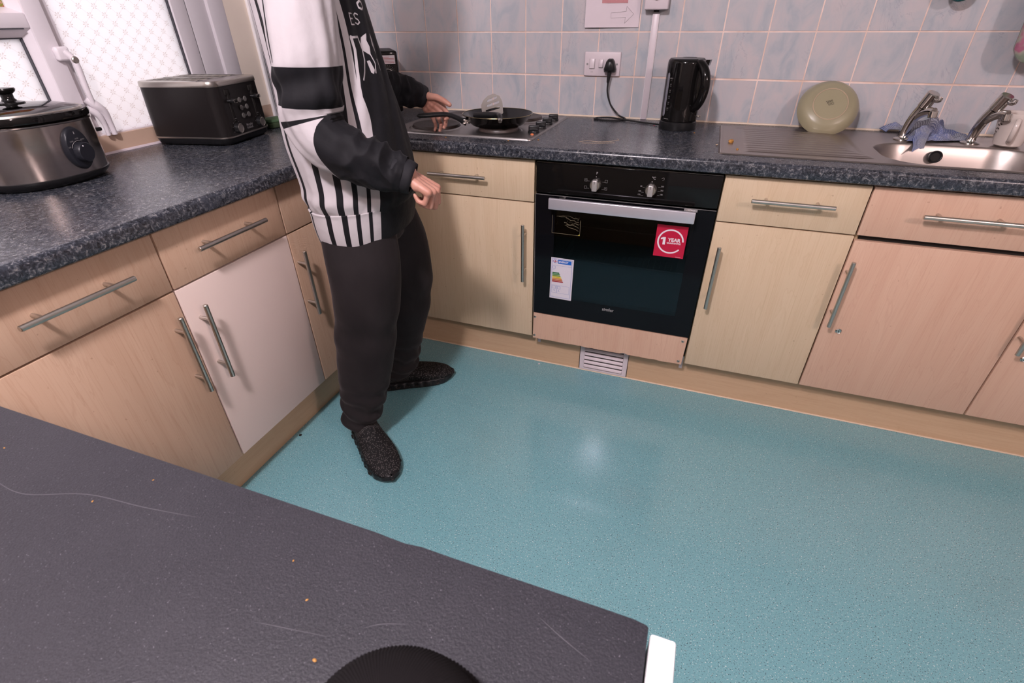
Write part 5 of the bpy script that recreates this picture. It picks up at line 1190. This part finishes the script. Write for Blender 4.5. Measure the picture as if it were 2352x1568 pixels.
# head, bowed a little towards the hob: skull, jaw, nose, ears
hf = V((0.80, 0.56, -0.22)).normalized(); hr_ = V((0.57, -0.82, 0)).normalized(); hu = hr_.cross(hf).normalized()
hm = Matrix((hf, -hr_, hu)).transposed().to_4x4(); hm.translation = V((0.825, -1.045, 1.665))
body.sphere((0, 0, 0.03), 0.096, hm, (1.0, 0.80, 1.0), 28); body.sphere((0.028, 0, -0.045), 0.066, hm, (0.95, 0.85, 1.0), 24); body.sphere((0.062, 0, -0.085), 0.028, hm, (0.9, 1.1, 0.8)); body.sphere((0.085, 0, -0.018), 0.02, hm, (0.8, 0.6, 1.3)); body.sphere((0.098, 0, -0.03), 0.013, hm, (1, 1, 0.8)); body.sphere((0.088, 0, -0.060), 0.018, hm, (0.5, 1.3, 0.45))
for s in (-1, 1): body.sphere((-0.005, s * 0.078, -0.01), 0.026, hm, (0.7, 0.35, 1.15)); body.sphere((0.075, s * 0.032, 0.012), 0.018, hm, (0.6, 1.3, 0.4))
remesh(body, 0.0026, 4, 'body', 'skin', ps)
b = MB(); 
for s in (-1, 1):
    b.cur = 0; b.sphere((0.0755, s * 0.032, 0.0), 0.0112, hm, n=16); b.cur = 1; b.sphere((0.0835, s * 0.032, -0.001), 0.0052, hm, (0.75, 1, 1), n=12)
o = obj('eyes', b, ['print_white', 'print_dark'], ps); o.location = -PO
b = MB(); b.sphere((-0.012, 0, 0.045), 0.101, hm, (1.0, 0.84, 0.98), 28); b.sphere((-0.030, 0, 0.005), 0.084, hm, (0.85, 0.95, 1.05), 24)
M['hair'] = plain('hair', (0.03, 0.018, 0.011), 0.6, var=0.4, scale=220, bump=0.3); remesh(b, 0.004, 3, 'hair', 'hair', ps)

# --- garments ---------------------------------------------------------------
def cloth_mat(name, black, white):
    # knit fabric whose print is a baked distance field (attribute 'ink': >0 black, <0 white)
    t = NT(name); at = t.n('ShaderNodeAttribute', attribute_name='ink')
    v = t.coord(); k = t.math('MULTIPLY', t.math('ADD', at.outputs['Fac'], 0.00035), 1400.0)
    k = t.math('MINIMUM', t.math('MAXIMUM', k, 0.0), 1.0)
    c = t.mix(k, white, black)
    h = t.noise(v, 900.0, 2.0); fold = t.noise(v, 20.0, 3.0, 0.5)
    nd = t.n('ShaderNodeMath', operation='ADD'); t.l(t.math('MULTIPLY', fold, 3.0), nd.inputs[0]); t.l(t.math('MULTIPLY', h, 0.12), nd.inputs[1])
    return t.done(t.principled(c, 0.72, 0.0, t.bump(nd.outputs[0], 0.35, 0.004), Specular_IOR_Level=0.2, Sheen_Weight=0.02, Sheen_Roughness=0.4))
M['hoodie'] = cloth_mat('striped_hoodie', (0.0065, 0.0065, 0.0085), (0.47, 0.44, 0.457))
def grid_obj(name, rings, ink, mat, parent, cap=False):
    n = len(rings[0]); b = MB(); b.rings(rings, cap0=cap, cap1=cap)
    o = obj(name, b, mat, parent, sharp=None); a = o.data.attributes.new('ink', 'FLOAT', 'POINT'); a.data.foreach_set('value', ink); o.location = -PO
    return o
TK = [(0.755, 0.852, -1.102, 0.124, 0.174, 0.25), (0.84, 0.854, -1.102, 0.134, 0.182, 0.27), (0.862, 0.854, -1.102, 0.141, 0.189, 0.28), (0.92, 0.848, -1.098, 0.147, 0.198, 0.33), (1.02, 0.824, -1.09, 0.152, 0.210, 0.42), (1.15, 0.805, -1.082, 0.141, 0.212, 0.52), (1.28, 0.784, -1.085, 0.134, 0.215, 0.57), (1.37, 0.772, -1.088, 0.126, 0.205, 0.58), (1.43, 0.766, -1.090, 0.108, 0.165, 0.58), (1.47, 0.767, -1.088, 0.085, 0.105, 0.58), (1.505, 0.775, -1.083, 0.070, 0.073, 0.6), (1.53, 0.782, -1.08, 0.066, 0.066, 0.6)]
def torso_pt(th, z, extra=0.0):
    cx, cy, a, b_, ph = lerp_keys(TK, z); p = 2.25
    c, s = math.cos(th), math.sin(th); ca = math.copysign(abs(c) ** (2 / p), c); sa = math.copysign(abs(s) ** (2 / p), s)
    f = V((math.cos(ph), math.sin(ph), 0)); r = V((math.sin(ph), -math.cos(ph), 0))
    out = f * (ca * (a + extra)) + r * (sa * (b_ + extra))
    return V((cx, cy, z)) + out, out.normalized()
def band(x, lo, hi):   # >0 inside
    return min(x - lo, hi - x)
STR = ((101, 107), (86, 91), (73.5, 78), (61, 65))
STU = ((101, 107), (80, 84), (72, 75.5), (64.5, 67.5))
def seg_d(p, a, b_):
    ax_, ay_ = a; bx_, by_ = b_; dx, dy = bx_ - ax_, by_ - ay_; L = dx * dx + dy * dy
    t = 0 if L == 0 else max(0, min(1, ((p[0] - ax_) * dx + (p[1] - ay_) * dy) / L)); return math.hypot(p[0] - ax_ - t * dx, p[1] - ay_ - t * dy)
def poly_sd(p, P):     # >0 inside
    d = min(seg_d(p, a, b_) for a, b_ in zip(P, P[1:] + P[:1])); ins = False; x, y = p
    for (x0, y0), (x1, y1) in zip(P, P[1:] + P[:1]):
        if (y0 > y) != (y1 > y) and x < (x1 - x0) * (y - y0) / (y1 - y0) + x0: ins = not ins
    return d if ins else -d
def stroke_sd(p, L, w): return w - min(seg_d(p, a, b_) for a, b_ in zip(L, L[1:]))
DEG2M = 0.0031         # about 3.1 mm of cloth per degree round the body
WHITE_POLYS = []       # chest print, in (degrees * DEG2M, height)
WHITE_STROKES = []
_d = lambda L: [(t * DEG2M, z) for t, z in L]
WHITE_POLYS = [_d(L) for L in ([(34, 1.243), (41, 1.235), (43.5, 1.222), (43.5, 1.210), (36, 1.199), (34.5, 1.216), (36, 1.229)], [(29, 1.242), (30.5, 1.220), (27, 1.199), (25, 1.208), (24.5, 1.226)],
    [(42, 1.188), (38.5, 1.189), (36, 1.169), (38, 1.161), (40.5, 1.164)], [(29.5, 1.190), (27.5, 1.191), (24, 1.166), (25.5, 1.164)])]
WHITE_STROKES = [(_d([(55, 1.236), (54.5, 1.213), (57, 1.180), (59, 1.140), (58.5, 1.10), (56, 1.05)]), 0.0042), (_d([(55, 1.2365), (45.5, 1.2365), (43.5, 1.212), (44.5, 1.190), (49, 1.168), (53, 1.153)]), 0.0022), (_d([(36, 1.200), (33.5, 1.182), (35.5, 1.163)]), 0.0016),
    (_d([(50.5, 1.2815), (50.5, 1.2605)]), 0.0015), (_d([(50.5, 1.2815), (46, 1.281)]), 0.0013), (_d([(50.5, 1.2715), (46.5, 1.2712)]), 0.0013), (_d([(50.5, 1.2605), (45.5, 1.260)]), 0.0013),
    (_d([(37.5, 1.279), (40, 1.2815), (42.5, 1.278), (41, 1.272), (38.5, 1.269), (37.5, 1.264), (40, 1.2605), (43, 1.2635)]), 0.0014),
    (_d([(31, 1.305), (34.5, 1.300), (34, 1.292), (30.5, 1.289), (27.5, 1.293), (28, 1.302), (31, 1.305)]), 0.0022)]
def torso_ink(thd, z):
    w = thd + 2.0 * math.sin(z * 21.0) * sm(1.0, 1.2, z)
    fb = 52 + 6.5 * sm(1.06, 1.16, z)
    k = sm(1.0, 1.16, z)
    v = max([band(w, lo * (1 - k) + l2 * k, hi * (1 - k) + h2 * k) for (lo, hi), (l2, h2) in zip(STR, STU)] + [fb - abs(w)]) if w > 0 else fb - abs(w)
    v = max(v, band(w, 131, 136), band(w, 148, 154))
    v = max(v, max(band(-w, lo, hi) for lo, hi in STR)) if w < 0 else v
    v *= DEG2M
    if 0 < thd < 75:
        q = (thd * DEG2M, z)
        for P in WHITE_POLYS: v = min(v, -poly_sd(q, P)) if abs(q[1] - P[0][1]) < 0.2 else v
        for L, wd in WHITE_STROKES: v = min(v, -stroke_sd(q, L, wd))
    return v
NT_, NZ = 480, 300
THS = sorted([8 + 54 * k / 240 for k in range(240)] + [62 + 306 * k / 240 for k in range(240)])
rings = []; ink = []
for i in range(NZ + 1):
    z = 0.850 + (1.53 - 0.850) * i / NZ; rg = []
    for k in range(NT_):
        th = math.radians(THS[k] % 360); thd = math.degrees(th if th < PI else th - 2 * PI)
        p, nn = torso_pt(th, z)
        q = V((math.cos(th) * 1.2, math.sin(th) * 1.2, z * 2.0))
        amp = 0.010 * (1 - sm(1.35, 1.5, z)) * sm(0.850, 0.88, z)
        d = noise.noise(q * 2.6) * amp + noise.noise(V((q.x * 4, q.y * 4, q.z * 1.3))) * 0.0055 * sm(0.850, 0.87, z)
        # hem blouses over the rib, vertical folds on the front side panel
        d += 0.006 * math.sin(thd * 0.30 + z * 9) * math.exp(-((thd - 62) / 26) ** 2) * sm(1.0, 1.15, z)
        d += 0.0045 * math.exp(-((z - 0.880) / 0.016) ** 2)
        rg.append(p + nn * d); ink.append(torso_ink(thd, z))
    rings.append(rg)
hoodie = grid_obj('hoodie', rings, ink, 'hoodie', ps)
rings = []; ink = []
for i in range(31):
    z = 0.764 + 0.092 * i / 30; rg = []
    for k in range(NT_):
        th = math.radians(THS[k] % 360); thd = math.degrees(th if th < PI else th - 2 * PI); p, nn = torso_pt(th, max(z, 0.755))
        p.z = z + 0.010 * math.cos(th); rg.append(p + nn * (0.0007 * math.sin(k * PI) + 0.004 * math.sin(PI * i / 30) + (0.002 if i < 30 else -0.01))); ink.append(torso_ink(thd + 1.5, 0.85))
    rings.append(rg)
grid_obj('hem_band', rings, ink, 'hoodie', hoodie)
hoodie.children[0].location = (0, 0, 0)
# seam line of the front pouch
def sleeve(path, radii, n, m_, inkf, name, fold, cuff_at):
    P = catmull([V(p) for p in path], 14); L = [0.0]
    for a, b_ in zip(P, P[1:]): L.append(L[-1] + (b_ - a).length)
    tot = L[-1]; rk = radii
    def at(s):
        for i in range(len(L) - 1):
            if s <= L[i + 1]: f = (s - L[i]) / (L[i + 1] - L[i]); return P[i].lerp(P[i + 1], f), (P[i + 1] - P[i]).normalized()
        return P[-1], (P[-1] - P[-2]).normalized()
    rings = []; ink = []; up = None
    for i in range(m_ + 1):
        s = tot * i / m_; c, t = at(s); c0, t0 = at(max(0, s - 0.025)); c1, t1 = at(min(tot, s + 0.025)); t = (t0 + t1 + t).normalized()
        if up is None: up = (V((1, 0, 0)) - t * t.x).normalized()
        up = (up - t * up.dot(t)).normalized(); sd_ = t.cross(up); r, = lerp_keys(rk, s / tot); rg = []
        for k in range(n):
            a = 2 * PI * k / n; dr = up * math.cos(a) + sd_ * math.sin(a)
            d = fold(s / tot, a, s); rg.append(c + dr * (r + d)); ink.append(inkf(s, a, tot))
        rings.append(rg)
    return grid_obj(name, rings, ink, 'hoodie', ps), tot, rings
def fold_r(f, a, s):
    ca, sa = math.cos(a), math.sin(a)
    d = 0.006 * noise.noise(V((ca * 1.5, sa * 1.5, s * 7))) + 0.0095 * noise.noise(V((ca * 2.3 + 7, sa * 2.3, s * 3.0))) * (1 - sm(0.6, 0.8, f))
    e = math.exp(-((f - 0.53) / 0.07) ** 2); d += e * 0.006 * math.sin(s * 70 + 2.6 * math.cos(a - 0.6) + 1.5 * noise.noise(V((ca, sa, s * 6))))
    w = sm(0.72, 0.88, f) * (1 - sm(0.955, 1.0, f))
    n1 = noise.noise(V((ca * 0.9 + s * 9, sa * 0.9 - s * 6, s * 21))); n2 = noise.noise(V((ca * 1.7 + 3, sa * 1.7, s * 33 + ca * 1.5)))
    d += w * (0.013 * (0.5 - abs(n1) * 2) + 0.005 * n2)
    return d
SB = (0.289, 0.366, 0.389)
def ink_r(s, a, tot):
    wd = math.degrees(a) % 360; tl = 0.0
    if wd > 180: wd -= 360
    v = max(band(s, SB[0] + 0.003 * math.sin(a), SB[1]), s - SB[2])
    v = max(v, min((wd - 126) * 0.0012, (133 - wd) * 0.0012, SB[0] - 0.004 - s))
    # white wedge on the outside of the elbow, then the black forearm
    v = min(v, -min(s - (SB[2] + 0.009), (SB[2] + 0.002 + (wd - 27) * 0.00092) - s, (150 - wd) * 0.0011))
    return v
def ink_l(s, a, tot): return max(band(s, 0.28, 0.36), s - 0.385)
sr, totr, _ = sleeve([(0.852, -1.225, 1.450), (0.895, -1.262, 1.385), (0.907, -1.290, 1.27), (0.909, -1.301, 1.16), (0.902, -1.304, 1.085), (0.932, -1.302, 1.035), (0.985, -1.288, 1.003), (1.045, -1.266, 0.977), (1.085, -1.252, 0.962)], [(0, 0.062), (0.10, 0.068), (0.25, 0.070), (0.42, 0.070), (0.54, 0.068), (0.66, 0.064), (0.80, 0.059), (0.90, 0.052), (0.955, 0.045), (1, 0.040)], 120, 260, ink_r, 'sleeve', fold_r, 0.9)
sl_, totl, _ = sleeve([(0.690, -0.945, 1.450), (0.655, -0.905, 1.385), (0.630, -0.835, 1.29), (0.602, -0.745, 1.17), (0.600, -0.690, 1.118), (0.632, -0.625, 1.082), (0.664, -0.577, 1.062), (0.697, -0.533, 1.048), (0.723, -0.501, 1.036)], [(0, 0.062), (0.10, 0.076), (0.25, 0.078), (0.42, 0.074), (0.54, 0.070), (0.66, 0.062), (0.78, 0.057), (0.88, 0.051), (0.94, 0.045), (1, 0.040)], 100, 180, ink_l, 'sleeve', fold_r, 0.9)
for x in (sr, sl_): x.parent = hoodie; x.location = (0, 0, 0)
# ribbed cuffs
for (p, q, r) in (((1.060, -1.261, 0.972), (1.106, -1.2455, 0.9525), 0.036), ((0.704, -0.522, 1.0465), (0.738, -0.487, 1.0255), 0.0365)):
    b = MB(); p, q = V(p), V(q); dd = (q - p); mt = Matrix.Translation(p) @ dd.to_track_quat('Z', 'Y').to_matrix().to_4x4(); n = 96; L = dd.length
    rg = [[mt @ V(((rr + 0.0007 * (k % 2)) * math.cos(2 * PI * k / n), (rr + 0.0007 * (k % 2)) * math.sin(2 * PI * k / n), z)) for k in range(n)] for rr, z in ((r, 0), (r + 0.003, L * 0.15), (r + 0.002, L * 0.8), (r - 0.001, L), (r - 0.005, L * 0.98), (r - 0.006, L * 0.6))]
    b.rings(rg, cap0=False, cap1=False); o = obj('cuff', b, plain('rib_black', (0.0115, 0.0115, 0.0145), 0.75), hoodie, sharp=None); o.location = -PO - hoodie.location
# hood lying on the back of the neck
b = MB(); b.tube([(0.825, -1.175, 1.475), (0.755, -1.205, 1.49), (0.690, -1.150, 1.495), (0.668, -1.06, 1.495), (0.705, -0.985, 1.49), (0.775, -0.985, 1.475)], [0.018, 0.034, 0.046, 0.048, 0.036, 0.018], 18, 6); ho = obj('hood', b, plain('hood_black', (0.0115, 0.0115, 0.0145), 0.75), hoodie, sharp=None); ho.location = -PO - hoodie.location

# joggers: two baggy legs joined at the seat
def jog_mat():
    t = NT('jogger_fleece'); v = t.coord()
    c = t.mix(t.ramp(t.noise(t.mapping(v, (1, 1, 0.45)), 9.0, 4.0, 0.6), [(0.35, (0, 0, 0)), (0.7, (1, 1, 1))]), (0.0100, 0.0080, 0.0088), (0.0175, 0.0140, 0.0150))
    h = t.math('ADD', t.math('MULTIPLY', t.noise(v, 700.0, 2.0), 0.1), t.math('MULTIPLY', t.noise(t.mapping(v, (1, 1, 0.5)), 16.0, 3.0), 2.5))
    M['jogger'] = t.done(t.principled(c, 0.85, 0.0, t.bump(h, 0.4, 0.004), Specular_IOR_Level=0.2, Sheen_Weight=0.12, Sheen_Roughness=0.4, Sheen_Tint=(0.55, 0.45, 0.45, 1)))
jog_mat()
b = MB()
LEGR = {'R': [(0.90, 0.852, -1.155, 0.100), (0.80, 0.866, -1.172, 0.103), (0.70, 0.880, -1.194, 0.106), (0.60, 0.880, -1.204, 0.102), (0.50, 0.864, -1.205, 0.097), (0.40, 0.846, -1.208, 0.093), (0.30, 0.828, -1.212, 0.088), (0.20, 0.807, -1.218, 0.078), (0.135, 0.792, -1.224, 0.071), (0.105, 0.784, -1.227, 0.067), (0.083, 0.781, -1.229, 0.060)],
        'L': [(0.90, 0.836, -1.048, 0.100), (0.80, 0.842, -1.025, 0.104), (0.70, 0.845, -0.992, 0.107), (0.60, 0.850, -0.978, 0.102), (0.50, 0.848, -0.966, 0.096), (0.40, 0.832, -0.957, 0.091), (0.30, 0.808, -0.950, 0.085), (0.20, 0.780, -0.942, 0.080), (0.135, 0.763, -0.938, 0.077), (0.100, 0.755, -0.936, 0.072), (0.084, 0.752, -0.935, 0.054)]}
for key, K in LEGR.items():
    kk = [(-k[0], k[1], k[2], k[3]) for k in K]; rings = []
    for i in range(90):
        z = 0.90 - (0.90 - K[-1][0]) * i / 89; x, y, r = lerp_keys(kk, -z); rg = []
        for k in range(72):
            a = 2 * PI * k / 72
            d = 0.012 * noise.noise(V((math.cos(a) * 1.1, math.sin(a) * 1.1, z * 3.0 + (5 if key == 'R' else 0))))
            d += 0.0065 * math.sin(z * 95 + 2.8 * math.sin(a + 1) + 2 * noise.noise(V((math.cos(a) * 1.4, math.sin(a) * 1.4, z * 9)))) * sm(0.34, 0.16, z) + 0.004 * math.sin(z * 46 + 2 * math.cos(a)) * math.exp(-((z - 0.47) / 0.07) ** 2)
            rg.append(V((x + math.cos(a) * (r + d), y + math.sin(a) * (r + d), z + 0.02 * math.sin(a) * sm(0.25, 0.09, z) * 0)))
        rings.append(rg)
    b.rings(rings)
b.rings([ell((0.842, -1.105, 0.985), 0.105, 0.150, 0.25, 40), ell((0.846, -1.104, 0.90), 0.115, 0.158, 0.25, 40), ell((0.850, -1.103, 0.80), 0.116, 0.152, 0.25, 40), ell((0.852, -1.100, 0.73), 0.095, 0.10, 0.25, 40)])
remesh(b, 0.0055, 5, 'joggers', 'jogger', ps)

# shoes: knitted upper on a lumpy sole
def shoe_mat():
    t = NT('knit_upper'); v = t.coord()
    sp = t.n('ShaderNodeSeparateXYZ'); t.l(v, sp.inputs[0])
    dots = t.math('LESS_THAN', t.voro(t.mapping(v, (1, 1.15, 0.7)), 200.0), 0.34)
    wv = t.math('SINE', t.math('ADD', t.math('MULTIPLY', sp.outputs[0], 1500.0), t.math('MULTIPLY', t.math('SINE', t.math('MULTIPLY', sp.outputs[1], 260.0)), 4.0)))
    lines = t.math('GREATER_THAN', wv, 0.45)
    zone = t.math('LESS_THAN', sp.outputs[0], 0.125)
    pat = t.math('ADD', t.math('MULTIPLY', dots, t.math('SUBTRACT', 1.0, zone)), t.math('MULTIPLY', lines, zone))
    c = t.mix(t.math('MULTIPLY', pat, 0.8), (0.006, 0.0055, 0.006), (0.080, 0.072, 0.070))
    M['knit_upper'] = t.done(t.principled(c, 0.7, 0.0, t.bump(pat, 0.35, 0.0008), Specular_IOR_Level=0.2))
shoe_mat()
def shoe(heel, ang, flash):
    s = link(bpy.data.objects.new('shoe', None), ps); s.location = V(heel) - PO; s.rotation_euler = (0, 0, ang); s.scale = (1.09, 1.08, 1.03)
    K = [(0.004, 0.022, 0.066, 0.030), (0.012, 0.031, 0.086, 0.028), (0.035, 0.037, 0.112, 0.026), (0.07, 0.038, 0.122, 0.026), (0.10, 0.039, 0.114, 0.026), (0.13, 0.042, 0.098, 0.026), (0.165, 0.047, 0.082, 0.025), (0.20, 0.0495, 0.070, 0.024), (0.235, 0.0475, 0.060, 0.023), (0.262, 0.040, 0.051, 0.023), (0.282, 0.027, 0.042, 0.024), (0.291, 0.012, 0.034, 0.026)]
    rings = []
    for i in range(70):
        x = 0.004 + 0.287 * i / 69; w, h_, lo = lerp_keys(K, x); rg = []; cy = 0.006 * sm(0.05, 0.2, x)
        for k in range(48):
            a = 2 * PI * k / 48; c, sn = math.cos(a), math.sin(a); e = 2 / 2.3
            yy = w * math.copysign(abs(c) ** e, c); zz = (lo - 0.006 + h_) / 2 + (h_ - lo + 0.006) / 2 * math.copysign(abs(sn) ** e, sn)
            yy *= 1 - 0.28 * max(0, sn) ** 2 * (1 if x < 0.17 else 0.6)
            ridge = 0.0022 * math.sin(x * 190 - zz * 120) * sm(0.06, 0.1, x) * sm(0.26, 0.22, x) * max(0, abs(c) - 0.45) * (1 if sn > -0.2 else 0)
            rg.append(V((x, cy + yy + math.copysign(ridge, c), zz)))
        rings.append(rg)
    b = MB(); b.rings(rings); obj('upper', b, 'knit_upper', s, sharp=None)
    rings = []
    n = 120
    for z, g in ((0.0, -0.004), (0.003, 0.001), (0.010, 0.003), (0.018, 0.0015), (0.025, 0.003), (0.031, 0.0005), (0.033, -0.006)):
        rg = []
        for k in range(n):
            f = k / n; t_ = f * 2 if f < 0.5 else 2 - f * 2; x = 0.146 - 0.150 * math.cos(PI * t_); sg = 1 if f < 0.5 else -1
            w = lerp_keys(K, min(max(x, 0.004), 0.291))[0] * (1.0 if 0.004 < x < 0.291 else 0.55) * math.sqrt(max(0.0, math.sin(PI * t_))) ** 0.5
            lump = 0.0032 * math.sin(x * 205) * (1 if 0.004 < z < 0.026 else 0.2)
            rg.append(V((x + (g if t_ > 0.5 else -g) * (1 - math.sin(PI * t_)), 0.006 * sm(0.05, 0.2, x) + sg * (w + g + lump * math.sin(PI * t_)), z + (0.012 * sm(0.25, 0.30, x) if z < 0.012 else 0.004 * sm(0.25, 0.3, x)))))
        rings.append(rg)
    b = MB(); b.rings(rings); obj('sole', b, 'black_plastic', s, sharp=None)
    for k in range(6):
        x = 0.045 + k * 0.036
        for sg in (1, -1):
            w = lerp_keys(K, x)[0]; b = MB(); b.tube([(x - 0.009, 0.006 * sm(0.05, 0.2, x) + sg * (w - 0.0005), 0.013), (x + 0.004, 0.006 * sm(0.05, 0.2, x) + sg * (w - 0.0002), 0.0125), (x + 0.010, 0.006 * sm(0.05, 0.2, x) + sg * (w - 0.0005), 0.016)], [0.004, 0.0055, 0.003], 8, 3); obj('sole_slot', b, 'gap_dark', s)
    b = MB(); b.lathe([(0.040, -0.0035), (0.042, 0.0), (0.040, 0.0035)], 32, Matrix.Translation((0.066, 0.0, 0.112)) @ Matrix.Rotation(-0.25, 4, 'Y'), sx=1.0, sy=0.78, cap0=False, cap1=False); obj('collar', b, 'black_matte', s, sharp=None)
    if flash:
        b = MB(); b.box((0.012, -0.0385, 0.040), (0.024, -0.0325, 0.054), 0.001, 1); obj('heel_flash', b, plain('lime', (0.20, 0.55, 0.02), 0.4), s, 'lime green heel flash')
        b = MB(); b.box((0.021, -0.0385, 0.057), (0.028, -0.0325, 0.064), 0.001, 1); obj('heel_tab', b, 'print_white', s, 'small white heel tab')
    return s
shoe((0.7265, -1.190, 0.0), math.radians(-38), True)
shoe((0.652, -0.968, 0.0), math.radians(33), False)
